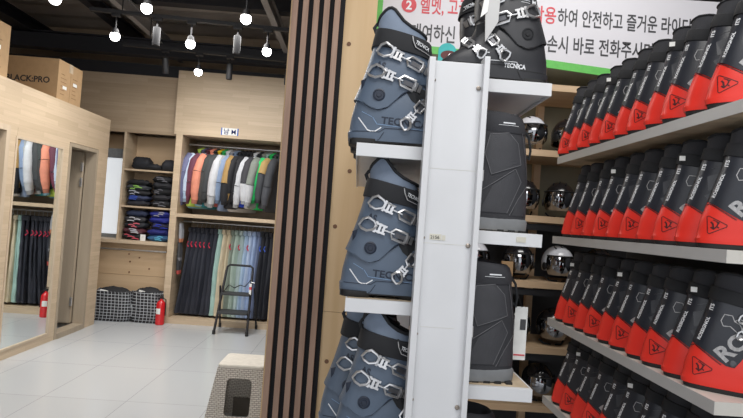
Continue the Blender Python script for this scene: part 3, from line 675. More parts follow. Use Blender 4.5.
# ------------------------------------------------------------------ banner
bn = empty('rental_banner', (.035, 3.26, 2.5)); tag(bn, 'large white hanging banner with green border and red and black notice text', 'banner')
MB().prism([(0, .10), (.5, .09), (1.08, .066), (1.68, .028), (2.5, -.035), (2.5, .52), (0, .47)][::-1], 0, .004).build('banner_sheet', 'banner', bn, smooth=False)
b = MB(); b.prism([(0, .055), (.5, .045), (1.08, .018), (1.68, -.022), (2.5, -.085), (2.5, -.035), (1.68, .028), (1.08, .066), (.5, .09), (0, .10)], -.001, .005); b.prism([(-.012, .055), (.028, .055), (.028, .475), (-.012, .475)], -.001, .005)
b.build('green_border', 'green', bn, smooth=False)
def btext(body, x, z, size, mat, bold=.0015, w_to=None):
    vs, fs = text_mesh(body, size, bold); k = 1.
    x0, x1 = min(v[0] for v in vs), max(v[0] for v in vs)
    if w_to: k = w_to/(x1-x0)
    b = MB(); solid_sheet(b, [(x+(v[0]-x0)*k-.035, -.002, z+v[2]-2.5) for v in vs], fs, .003); b.build('lettering', mat, bn, smooth=False)
def disc(x, z, r, ch):
    b = MB(); b.lathe([(r, 0), (r, .002)], 32, Matrix.Translation((x-.035, -.0005, z-2.5)) @ Matrix.Rotation(PI/2, 4, 'X')); b.build('red_dot', 'redink', bn, smooth=False)
    vs, fs = text_mesh(ch, r*1.6, .002, 'CENTER'); c = MB(); solid_sheet(c, [(v[0]+x-.035, -.004, v[2]+z-r*.58-2.5) for v in vs], fs, .002); c.build('lettering', 'wprint', bn, smooth=False)
disc(.222, 2.835, .046, '2'); disc(.20, 2.675, .046, '3')
btext('헬멧, 고글', .29, 2.80, .115, 'redink', w_to=.30); btext('착용', .98, 2.80, .115, 'redink', w_to=.15)
btext('하여 안전하고 즐거운 라이딩', 1.14, 2.795, .115, 'textgrey', w_to=.83)
btext('대여하신', .245, 2.63, .115, 'textgrey', w_to=.27); btext('장비 파', .70, 2.635, .115, 'textgrey', w_to=.36)
btext('손시 바로 전화주시면', 1.085, 2.625, .115, 'textgrey', w_to=.66)
b = MB(); b.prism([(.385, .0)]+[(.385+.055+.055*math.cos(a), .07+.05*math.sin(a)) for a in [R(170-16*k) for k in range(11)]]+[(.47, .0)], -.003, .004); b.build('teal_print', 'teal', bn, smooth=False)
b = MB(); b.prism([(.40+.05+.05*math.cos(a), .045+.03*math.sin(a)) for a in [2*PI*k/16 for k in range(16)]][::-1], -.0045, .0035); b.build('maroon_print', 'maroon', bn, smooth=False)

# ------------------------------------------------------------------ boots
def ring_bf(bk, ft, hw, n=2.6, N=36, taper=0.):
    """closed ring through a back point and a front point (s, z); hw is the half width"""
    cx, cz = (bk[0]+ft[0])/2, (bk[1]+ft[1])/2; ax, az = (ft[0]-bk[0])/2, (ft[1]-bk[1])/2; rr = []
    for k in range(N):
        a = 2*PI*k/N; c, s_ = math.cos(a), math.sin(a)
        u = math.copysign(abs(c)**(2/n), c); v = math.copysign(abs(s_)**(2/n), s_)
        rr.append((cx+ax*u, hw*v*(1+taper*u), cz+az*u))
    return rr
class Shell:
    """a boot built in (s, y, z): s from heel to toe. flip mirrors it to face the other way; the outer side is -y"""
    def __init__(s, flip): s.flip = flip; s.src_v = []; s.src_f = []
    def fx(s, mb):
        mb.v = [(p[0]*s.flip, p[1], p[2]) for p in mb.v]; return mb
    def reg(s, mb):
        o = len(s.src_v); s.src_v += mb.v; s.src_f += [tuple(o+i for i in f) for f in mb.f]; s.bvh = None; return mb
    def y(s, sx, z):
        if s.bvh is None: s.bvh = BVHTree.FromPolygons([Vector(p) for p in s.src_v], s.src_f)
        h = s.bvh.ray_cast(Vector((sx, -1, z)), Vector((0, 1, 0)))
        if h[0] is None:
            h = s.bvh.find_nearest(Vector((sx, -.03, z)))
        return h[0].y
    def decal(s, name, pts2, faces, mat, parent, lift=.0008, mb=None):
        vs = [(a, s.y(a, z)-lift, z) for a, z in pts2]; b = mb or MB(); n = len(vs); ed = {}
        for f in faces:
            for p, q in zip(f, f[1:]+f[:1]): ed[(p, q)] = 1
        side = [(q, p, p+n, q+n) for (p, q) in ed if (q, p) not in ed]
        b.add(vs+[(x, y+lift+.0015, z) for x, y, z in vs], list(faces)+side)
        if mb: return b
        return s.fx(b).build(name, mat, parent, smooth=False)
    def strip(s, pts, wd, lift=.0008, mb=None):
        """polyline decal of width wd, finely cut so that it hugs the shell"""
        P = []
        for (a, b_) in zip(pts, pts[1:]):
            L = math.hypot(b_[0]-a[0], b_[1]-a[1]); k = max(1, int(L/.006))
            P += [(a[0]+(b_[0]-a[0])*i/k, a[1]+(b_[1]-a[1])*i/k) for i in range(k)]
        P.append(pts[-1]); v = []
        for i, p in enumerate(P):
            q0 = P[max(0, i-1)]; q1 = P[min(len(P)-1, i+1)]; d = Vector((q1[0]-q0[0], q1[1]-q0[1])).normalized(); nn = Vector((-d.y, d.x))*wd/2
            v += [(p[0]+nn.x, p[1]+nn.y), (p[0]-nn.x, p[1]-nn.y)]
        f = [(2*i, 2*i+1, 2*i+3, 2*i+2) for i in range(len(P)-1)]
        mb = mb or MB(); s.decal('', v, f, None, None, lift, mb); return mb
    def text(s, body, size, at, ang, mat, parent, bold=.0, lift=.0009, width=None):
        vs, fs = text_mesh(body, size, bold)
        x0, x1 = min(v[0] for v in vs), max(v[0] for v in vs); k = width/(x1-x0) if width else 1
        ca, sa = math.cos(ang), math.sin(ang); out = []
        for x, _, z in vs:
            x = (x-x0)*k; out.append((at[0]+s.flip*(x*ca-z*sa), at[1]+x*sa+z*ca))
        return s.decal('lettering', out, fs, mat, parent, lift)
    def buckle(s, c, ang, L, W, parent, lever_=1, lever=-1, scale=1.):
        """silver ladder buckle hugging the shell. lever: side of the lever loop along the axis"""
        ca, sa = math.cos(ang), math.sin(ang)
        def P(u, v, h): a, z = c[0]+u*ca-v*sa, c[1]+u*sa+v*ca; return (a, s.y(a, z)-h, z)
        root = None; b = MB(); h = .006; k = lever
        lw_ = [(-.5, -.35), (-.47, .25), (-.40, .55), (-.27, .40), (-.20, .10), (-.24, -.30), (-.34, -.60), (-.44, -.55)]
        b.tube([P(-k*u*L, v*W, h+.002) for u, v in lw_], .0036, 6, closed=True)
        def block(u0, u1, v0, v1, h0, h1):
            q = [P(u, v, hh) for hh in (h0, h1) for u, v in ((u0, v0), (u1, v0), (u1, v1), (u0, v1))]
            b.add(q, [(0, 1, 2, 3), (7, 6, 5, 4), (0, 4, 5, 1), (1, 5, 6, 2), (2, 6, 7, 3), (3, 7, 4, 0)])
        for q in range(3): block(-k*(-.24+.075*q)*L, -k*(-.195+.075*q)*L, -W*(.5-.05*q), W*(.5-.05*q), .003, .0085)
        block(-k*-.27*L, -k*-.02*L, -W*.42, -W*.24, .003, .008); block(-k*-.27*L, -k*-.02*L, W*.24, W*.42, .003, .008)
        b.tube([P(-k*u*L, 0, h) for u in (-.1, .0, .08, .14)], .0026, 6)
        b.tube([P(-k*u*L, v*W, h) for u, v in ((.06, 0), (.13, .42), (.36, .45), (.38, 0), (.36, -.45), (.13, -.42))], .0038, 6, closed=True)
        block(-k*.34*L, -k*.42*L, -W*.38, W*.38, .002, .008); block(-k*.44*L, -k*.50*L, -W*.34, W*.34, .001, .006)
        o = s.fx(b).build('buckle', 'chrome', parent, angle=45)
        d = MB()
        for u0, u1 in ((.16, .34),):
            q = [P(-k*u, v, hh) for hh in (.0012, .003) for u, v in ((u0*L, -W*.2), (u1*L, -W*.2), (u1*L, W*.2), (u0*L, W*.2))]
            d.add(q, [(0, 1, 2, 3), (7, 6, 5, 4), (0, 4, 5, 1), (1, 5, 6, 2), (2, 6, 7, 3), (3, 7, 4, 0)])
        s.fx(d).build('buckle_strap', 'darkmetal', o, smooth=False)
        return o

def lug_sole(sh, root, L, hw, mat='rubber'):
    b = MB()
    b.rings([ring_bf((.002, z), (L*.30, z), hw*k, 3.2) for z, k in ((0, .92), (.006, 1), (.017, 1))])
    b.rings([ring_bf((L*.52, z), (L, z), hw*k*1.02, 3.0) for z, k in ((0, .92), (.006, 1), (.017, 1))])
    b.rings([ring_bf((.012, z), (L-.01, z), hw*.9, 3.2) for z in (.008, .018)])
    for s in range(5): b.box(.0, .004, -.03+.0125*s, -.022+.0125*s, .002, .016)
    return sh.fx(b).build('sole', mat, root)

def tecnica(flip, shell, pad, dark_text, name_label, group, black=False, size_label=False):
    root = empty('ski_boot'); sh = Shell(flip); L = .288
    lug_sole(sh, root, L, .043)
    b = MB(); low = [(.012, -.002, .292, .044), (.034, -.004, .295, .047), (.040, .000, .293, .047), (.058, .001, .290, .050), (.075, .003, .278, .051), (.09, .006, .255, .051),
                     (.105, .009, .235, .050), (.12, .012, .222, .049), (.135, .016, .212, .047), (.155, .022, .203, .045), (.175, .028, .198, .043)]
    b.rings([ring_bf((a, z), (f, z-(.006 if z > .06 else 0)), hw, 2.7, 44, .10) for z, a, f, hw in low]); sh.reg(b)
    sh.fx(b).build('lower_shell', shell, root, angle=28)
    # cuff with the dropped pivot lobe
    sec = [((.006, .120), (.196, .150), .0525), ((.010, .130), (.200, .158), .0535), ((.017, .152), (.203, .172), .054), ((.030, .193), (.206, .196), .054), ((.041, .235), (.207, .222), .0525), ((.047, .262), (.207, .245), .050), ((.050, .285), (.205, .262), .047)]
    rings = [ring_bf(p, q, hw, 2.6, 44) for p, q, hw in sec]
    bot = [(0, .125), (.03, .112), (.05, .098), (.072, .092), (.095, .099), (.115, .118), (.135, .140), (.16, .152), (.22, .160)]
    rings[0] = [(x, y, curve_at(bot, x)) for x, y, z in rings[0]]
    rings[1] = [(x, y, max(curve_at(bot, x)+.012, z-.012)) for x, y, z in rings[1]]
    c = MB(); c.rings(rings, caps=(True, True)); sh.reg(c); cc = MB(); cc.v = list(c.v); cc.f = c.f; cc.mi = c.mi
    sh.fx(cc).build('cuff', shell, root, angle=28)
    # throat gap, pivot, edge lines
    th = sh.decal('throat_overlap', [(.140, .160), (.160, .165), (.205, .155), (.205, .118), (.175, .112), (.158, .125), (.146, .143)], [(0, 1, 6), (1, 5, 6), (1, 4, 5), (1, 2, 4), (2, 3, 4)], 'fabric_black', root, .0012)
    pv = MB(); py = sh.y(.072, .132)
    pv.lathe([(.0165, 0), (.0165, .003), (.013, .0045), (.012, .003), (.007, .003), (.006, .005), (.002, .005)], 24, Matrix.Translation((.072, py+.0015, .132)) @ Matrix.Rotation(PI/2, 4, 'X'))
    sh.fx(pv).build('pivot', 'dprint' if not black else 'fabric_black', root)
    e = sh.strip([(a, z+.001) for a, z in bot[:8] if a > .012], .0022, .0012); sh.fx(e).build('cuff_edge', 'dprint' if not black else 'rubber', root, smooth=False)
    e = MB(); sh.strip([(.008, .036), (.080, .036), (.094, .046), (.26, .046)], .002, .001, e); sh.strip([(.092, .036), (.080, .016), (.075, .014)], .002, .001, e)
    sh.fx(e).build('shell_groove', 'dprint' if not black else 'rubber', root, smooth=False)
    # power strap
    s1 = MB(); s1.rings([ring_bf((.043, .268), (.214, .236), .0555, 2.6, 40), ring_bf((.052, .318), (.206, .284), .0535, 2.6, 40)], caps=(True, True)); sh.reg(s1)
    s1c = MB(); s1c.v = list(s1.v); s1c.f = s1.f; s1c.mi = s1.mi; sh.fx(s1c).build('power_strap', 'fabric_black', root, angle=60, bevel=.002)
    pl_ = sh.decal('strap_plate', [(.146, .312), (.154, .309), (.205, .283), (.206, .245), (.158, .262), (.150, .278)], [(0, 1, 5), (1, 4, 5), (1, 2, 4), (2, 3, 4)], 'fabric_black', root, .0035)
    e = MB(); sh.strip([(.146, .312), (.152, .280), (.160, .263)], .0022, .0042, e); sh.strip([(.160, .263), (.205, .246)], .001, .0042, e); sh.fx(e).build('plate_edge', 'gprint', root, smooth=False)
    sh.text('TECNICA' if not black else 'TECNICA', .0135, ((.158, .274) if flip > 0 else (.20, .25)), R(-22)*flip if flip > 0 else R(20), 'wprint', root, .0001, .0042, .040)
    # tall liner with dropped front
    top = [(.050, .318), (.062, .352), (.080, .372), (.095, .374), (.108, .358), (.120, .340), (.145, .322), (.170, .312), (.205, .300)]
    N = 40; o0 = ring_bf((.054, .268), (.200, .240), .0475, 2.4, N); o1 = ring_bf((.058, .318), (.190, .300), .044, 2.3, N)
    rim = [(x, y*(1-.9*max(0, (curve_at(top, x)-.318)/.2)), curve_at(top, x)) for x, y, z in o1]
    def lerp(A_, B_, t): return [tuple(a+(b2-a)*t for a, b2 in zip(p, q)) for p, q in zip(A_, B_)]
    ins = [(x*.94+.008, y*.84, z) for x, y, z in rim]; deep = [(x*.9+.012, y*.7, .285) for x, y, z in o1]
    l1 = MB(); l1.rings([o0, o1, lerp(o1, rim, .5), rim], caps=(True, False)); sh.fx(l1).build('liner', pad, root, angle=60)
    l2 = MB(); l2.rings([rim, ins, deep], caps=(False, True)); l2.tube(rim, .0045, 8, closed=True); sh.fx(l2).build('liner_lining', 'fabric_black', root, angle=60)
    lp = MB().tube([(.054, 0, .312), (.048, 0, .326), (.054, 0, .336), (.066, 0, .332)], .005, 8, flat=.6); sh.fx(lp).build('pull_loop', 'fabric_black', root)
    # buckles
    sgn = -1
    sh.buckle((.130, .232), R(-22), .145, .030, root); sh.buckle((.112, .178), R(-18), .148, .030, root)
    if black:
        sh.buckle((.150, .092), R(48), .085, .026, root); sh.buckle((.212, .088), R(42), .075, .024, root)
    else:
        sh.buckle((.168, .088), R(52), .098, .026, root); sh.buckle((.232, .070), R(48), .075, .024, root)
    # markings
    if not black:
        sh.text('TECNICA', .026, (.082, .058), R(-3), 'dprint', root, .0006, .001, .125)
        e = MB(); sh.strip([(.022, .072), (.048, .040), (.056, .037), (.068, .037), (.084, .048)], .0028, .001, e); sh.fx(e).build('white_mark', 'wprint', root, smooth=False)
        e = MB(); sh.strip([(.030, .088), (.058, .074)], .0012, .001, e); sh.strip([(.060, .073), (.072, .056), (.205, .046)], .0016, .001, e); sh.fx(e).build('pale_line', 'lblue', root, smooth=False)
        sh.text('AS', .026, (.056, .205), R(-12), 'dprint', root, .0012, .001, .026)
        sh.decal('cuff_notch', [(.022, .172), (.036, .178), (.031, .158), (.024, .146)], [(0, 1, 2, 3)], 'dprint', root)
    else:
        sh.text('TECNICA', .016, (.129, .041), R(-1), 'wprint', root, .0005, .001, .060)
        sh.text('M', .020, (.063, .213), R(0), 'wprint', root, .001, .001, .012)
        e = MB(); sh.strip([(.070, .222), (.105, .224)], .0012, .001, e); sh.strip([(.070, .216), (.095, .217)], .0010, .001, e); sh.strip([(.17, .052), (.165, .056), (.095, .056), (.085, .038)], .0014, .001, e); sh.strip([(.17, .075), (.18, .075)], .002, .001, e)
        sh.fx(e).build('white_mark', 'wprint', root, smooth=False)
    return root
def place(proto_used, proto, loc, label, cat='ski boot', group=None, rz=0, sc=1.):
    o = proto if not proto_used[0] else copy_tree(proto); proto_used[0] = True
    o.location = loc; o.rotation_euler = (0, 0, rz); o.scale = (sc,)*3
    return tag(o, label, cat, group)

# ------- middle boot rack
mr = empty('boot_rack', (.228, 1.36, 0)); tag(mr, 'white double-sided metal boot rack in the middle foreground with shelves left and right', 'rack')
X0 = .228
def mpart(name, mb, mat, bevel=0.): 
    o = mb.build(name, mat, mr, bevel=bevel, smooth=False); o.matrix_parent_inverse = Matrix.Translation((-.228, -1.36, 0)); return o
mpart('front_upright', MB().box(.167, .290, 1.350, 1.372, 0, 1.918), 'white', .001)
mpart('flange', MB().box(.152, .168, 1.333, 1.372, 0, 1.922), 'white', .0015)
mpart('flange', MB().box(.289, .303, 1.328, 1.372, 0, 1.932), 'white', .0015)
mpart('rear_upright', MB().box(.152, .303, 2.76, 2.79, 0, 1.92), 'white', .001)
for z in (.10, .50, .89, 1.285, 1.685): mpart('cross_beam', MB().box(.30, .315, 1.372, 2.76, z-.06, z-.032), 'shelf')
for zt in (.672, 1.072, 1.475, 1.873):
    s_ = MB().lathe([(.006, 0), (.006, .002), (.003, .0035)], 14, Matrix.Translation((.282, 1.3495, zt-.018)) @ Matrix.Rotation(PI/2, 4, 'X')); mpart('bolt', s_, 'screw')
    s_ = MB().lathe([(.0035, 0), (.0035, .0015), (.002, .003)], 12, Matrix.Translation((.1695, 1.3495, zt-.005)) @ Matrix.Rotation(PI/2, 4, 'X')); mpart('bolt', s_, 'screw')
for zt in (1.23, .85): mpart('bolt', MB().lathe([(.003, 0), (.003, .002)], 12, Matrix.Translation((.1695, 1.3495, zt)) @ Matrix.Rotation(PI/2, 4, 'X')), 'screw')
o = mpart('old_label', MB().box(.184, .214, 1.3488, 1.350, 1.466, 1.481), 'oldtape')
o = mpart('old_label', MB().box(.2155, .224, 1.3488, 1.350, 1.466, 1.479), 'oldtape')
b = MB(); vs, fs = text_mesh('2156', .0115, .0001); solid_sheet(b, [(x+.186, 1.3484, z+1.469) for x, y, z in vs], fs, .0005); mpart('lettering', b, 'ink')
mpart('seam_line', MB().box(.168, .289, 1.3494, 1.3500, 1.457, 1.4578).box(.168, .289, 1.3494, 1.35, 1.645, 1.6456).box(.175, .262, 1.3494, 1.35, 1.248, 1.2484), 'oldtape')
def shelf(xa_, xb_, z, nm, worn=False):
    mpart('shelf_board', MB().box(xa_+.004, xb_-.004, 1.404, 2.76, z-.026, z-.003), 'white')
    mpart('shelf_edge', MB().box(xa_, xb_, 1.390, 1.404, z-.034, z), 'white', .001)
    side = (xa_, xa_+.004) if xa_ < .1 else (xb_-.004, xb_)
    mpart('shelf_side', MB().box(side[0], side[1], 1.404, 2.76, z-.034, z), 'white')
    mpart('shelf_top_sheet', MB().box(xa_+.005, xb_-.005, 1.405, 2.75, z-.003, z), 'worn')
LZ = [1.702, 1.300, .900, .50]; RZ = [1.894, 1.498, 1.098, .70]
for z in LZ: shelf(-.015, .29, z, 'l')
for z in RZ: shelf(.305, .483, z, 'r', True)
mpart('shelf_tape', MB().box(.415, .440, 1.3885, 1.390, 1.474, 1.488), 'oldtape')

ub = [False]; blue = tecnica(1, 'blue', 'bluepad', 'dprint', '', '')
rown = ['top', 'middle', 'lowest']
place(ub, blue, (-.038, 1.462, LZ[0]), 'blue-grey buckled ski boot in front on the top left shelf of the white rack', group='blue boots on the left shelves')
place(ub, blue, (-.032, 1.462, LZ[1]), 'blue-grey buckled ski boot in front on the middle left shelf of the white rack', group='blue boots on the left shelves')
place(ub, blue, (-.020, 1.462, LZ[2]), 'blue-grey buckled ski boot in front on the lowest visible left shelf, cut by the frame', group='blue boots on the left shelves')
place(ub, blue, (-.068, 1.590, LZ[2]), 'blue-grey ski boot peeking out behind the front one on the lowest visible left shelf', group='blue boots on the left shelves', rz=R(4))
for k in range(8):
    place(ub, blue, (-.034+.008*k, 1.60+.145*k, LZ[0]), 'blue-grey ski boot on the top left shelf, %s behind the front one' % ords[k], group='blue boots on the left shelves')
for k in range(4):
    place(ub, blue, (-.018+.010*k, 1.60+.145*k, LZ[1]), 'blue-grey ski boot on the middle left shelf, %s behind the front one' % ords[k], group='blue boots on the left shelves')
    if k < 3: place(ub, blue, (-.045, 1.735+.145*k, LZ[2]), 'blue-grey ski boot on the lowest visible left shelf, %s behind the front one' % ords[k+1], group='blue boots on the left shelves')
uk = [False]; blk = tecnica(-1, 'bootblack', 'liner', 'wprint', '', '', black=True)
place(uk, blk, (.488, 1.462, RZ[0]), 'black ski boot with silver buckles standing on the top right shelf, toe to the left', group='black boots on the top right shelf')
place(uk, blk, (.474, 1.60, RZ[0]), 'black ski boot directly behind the front one on the top right shelf', group='black boots on the top right shelf', rz=R(-3))
# grey hang tag on the front black boot
tg = empty('hang_tag', (.305, 1.392, 1.99)); tag(tg, 'grey plastic hang tag with white sticker in front of the black ski boot', 'tag')
MB().prism([(-.005, 0), (.026, .055), (.030, .22), (-.002, .22), (-.010, .10)][::-1], 0, .004).build('tag_plate', 'shelf', tg, smooth=False)
MB().prism([(-.022, .062), (-.004, .078), (.000, .135), (-.014, .118)][::-1], -.003, -.001).build('sticker', 'paper', tg, smooth=False)
MB().tube([(.01, .002, .218), (.012, .03, .23), (.012, .05, .21)], .002, 6).build('cord', 'rubber', tg)

# ------- snowboard boots
def snowboard_boot(flip):
    root = empty('snowboard_boot'); sh = Shell(flip)
    b = MB(); b.rings([ring_bf((a, z), (f, z), hw, 2.8, 40, .12) for z, a, f, hw in ((0, .030, .285, .044), (.004, .024, .292, .050), (.030, .022, .296, .052), (.036, .026, .292, .050))])
    sh.reg(b); b2_ = MB(); b2_.v = list(b.v); b2_.f = b.f; b2_.mi = b.mi; sh.fx(b2_).build('sole', 'sole', root, angle=40)
    t = MB()
    for k in range(8): t.box(.035+.03*k, .052+.03*k, -.048, .048, -.001, .006)
    sh.fx(t).build('sole_tread', 'rubber', root, smooth=False)
    b = MB(); low = [(.034, .027, .290, .050), (.055, .026, .288, .053), (.08, .027, .275, .054), (.10, .028, .252, .054), (.125, .029, .228, .054), (.15, .030, .210, .055), (.18, .033, .200, .057),
                     (.22, .038, .197, .059), (.25, .042, .196, .059), (.275, .046, .194, .058)]
    b.rings([ring_bf((a, z), (f, z), hw, 2.5, 44, .06) for z, a, f, hw in low], caps=(True, True)); sh.reg(b)
    b2_ = MB(); b2_.v = list(b.v); b2_.f = b.f; b2_.mi = b.mi; sh.fx(b2_).build('upper', 'sbgrey', root, angle=50)
    # padded collar
    c = MB(); c.rings([ring_bf((a, z), (f, z+dz), hw, 2.4, 40) for z, a, f, hw, dz in ((.262, .044, .197, .060, 0), (.272, .043, .200, .0625, 0), (.29, .046, .199, .062, .003), (.305, .052, .195, .058, .008), (.312, .060, .188, .052, .010), (.300, .072, .178, .042, .008), (.255, .075, .172, .038, .005))])
    sh.reg(c); c2 = MB(); c2.v = list(c.v); c2.f = c.f; c2.mi = c.mi; sh.fx(c2).build('collar', 'liner', root, angle=60)
    # panels and seams
    def poly(pts):
        n = len(pts); cx = sum(p[0] for p in pts)/n; cz = sum(p[1] for p in pts)/n; v = [(cx, cz)]; f = []; K_ = 6
        for r_ in range(1, K_+1):
            for i in range(n):
                for q in range(4):
                    a = pts[i]; bb = pts[(i+1) % n]; x = a[0]+(bb[0]-a[0])*q/4; z = a[1]+(bb[1]-a[1])*q/4; v.append((cx+(x-cx)*r_/K_, cz+(z-cz)*r_/K_))
        m = 4*n
        for i in range(m): f.append((0, 1+i, 1+(i+1) % m))
        for r_ in range(K_-1):
            for i in range(m): a0 = 1+r_*m+i; a1 = 1+r_*m+(i+1) % m; f.append((a0, a0+m, a1+m, a1))
        return v, f
    hexa = [(.060, .180), (.072, .235), (.100, .262), (.150, .255), (.160, .205), (.140, .150)]
    heelp = [(.032, .045), (.036, .120), (.060, .090), (.075, .045)]
    for pts, mt in ((hexa, 'sbpanel'), (heelp, 'sbpanel'), ([(.09, .05), (.055, .135), (.075, .165), (.135, .120), (.165, .05)], 'sbpanel')):
        v, f = poly(pts); sh.decal('panel', v, f, mt, root, .0016)
    for pts in (hexa+[hexa[0]], [(.036, .125), (.060, .090), (.082, .045)], [(.09, .05), (.055, .135), (.075, .168), (.165, .105)], [(.032, .130), (.048, .210), (.060, .265)], [(.165, .262), (.185, .215), (.175, .160), (.195, .120)]):
        e = sh.strip(pts, .0016, .0024); sh.fx(e).build('seam', 'seam', root, smooth=False)
    sh.text('sommer', .010, (.118, .282), R(-2), 'wprint', root, .0004, .001, .030) if False else None
    e = MB(); sh.strip([(.118, .287), (.085, .287)], .0035, .0012, e); sh.strip([(.130, .281), (.075, .281)], .0010, .0012, e); sh.fx(e).build('logo_print', 'wprint', root, smooth=False)
    lp = MB().tube([(.050, -.01, .285), (.034, -.014, .262), (.026, -.012, .225), (.028, -.008, .200), (.034, -.004, .21)], .0035, 8); sh.fx(lp).build('pull_loop', 'fabric_black', root)
    return root
us = [False]; sb = snowboard_boot(-1)
place(us, sb, (.484, 1.468, RZ[1]), 'dark grey snowboard boot on the upper right shelf of the white rack', 'snowboard boot', 'snowboard boots on the right shelves')
place(us, sb, (.474, 1.468, RZ[2]), 'dark grey snowboard boot on the lower right shelf with a white hang tag', 'snowboard boot', 'snowboard boots on the right shelves')
place(us, sb, (.460, 1.475, RZ[3]), 'dark snowboard boot whose collar only shows at the bottom edge', 'snowboard boot', 'snowboard boots on the right shelves')
place(us, sb, (.480, 1.61, RZ[1]), 'dark grey snowboard boot right behind the one on the upper right shelf', 'snowboard boot', 'snowboard boots on the right shelves')
place(us, sb, (.470, 1.61, RZ[2]), 'dark grey snowboard boot right behind the one on the lower right shelf', 'snowboard boot', 'snowboard boots on the right shelves')
pt_ = empty('price_tag', (.478, 1.525, 1.140)); tag(pt_, 'white paper hang tag with red line hanging behind the lower snowboard boot', 'tag')
MB().box(-.012, .024, 0, .001, 0, .15).build('tag_card', 'paper', pt_, smooth=False)
MB().box(-.010, .022, -.0012, 0, .012, .016).build('red_line', 'redink', pt_, smooth=False)
MB().box(.004, .020, -.0012, 0, .085, .115).build('printed_block', 'textgrey', pt_, smooth=False)
MB().tube([(.006, 0, .149), (-.01, -.02, .18), (-.034, -.05, .20)], .001, 6).build('cord', 'rubber', pt_)

# ------- right rack with red boots
rr_ = empty('boot_rack', (1.07, 1.5, 0)); tag(rr_, 'tall grey metal rack at the right filled with rows of red and black ski boots', 'rack')
SZ = [1.918, 1.493, 1.059, .645]; SY = [1.470, 1.506, 1.522, 1.54]; BX = 1.052
def rpart(name, mb, mat, bevel=0.):
    o = mb.build(name, mat, rr_, bevel=bevel, smooth=False); o.matrix_parent_inverse = Matrix.Translation((-1.07, -1.5, 0)); return o
for z, y0 in zip(SZ, SY):
    rpart('shelf_board', MB().box(BX+.003, 1.46, y0+.003, 2.87, z-.036, z-.002), 'worn')
    rpart('shelf_front', MB().box(BX, BX+.003, y0+.0005, 2.87, z-.038, z), 'shelf')
    rpart('shelf_end', MB().box(BX+.001, 1.46, y0, y0+.003, z-.038, z), 'cream')
    rpart('shelf_lining', MB().box(BX+.003, 1.458, y0+.003, 2.868, z-.002, z), 'cream')
rpart('back_panel', MB().box(1.462, 1.472, 1.45, 2.88, 0, 1.88), 'darkpanel')  # added dark sheet, keeps the space behind the red boots dark
for y in (1.60, 2.80): rpart('upright', MB().box(1.473, 1.51, y, y+.04, 0, 1.90), 'shelf')

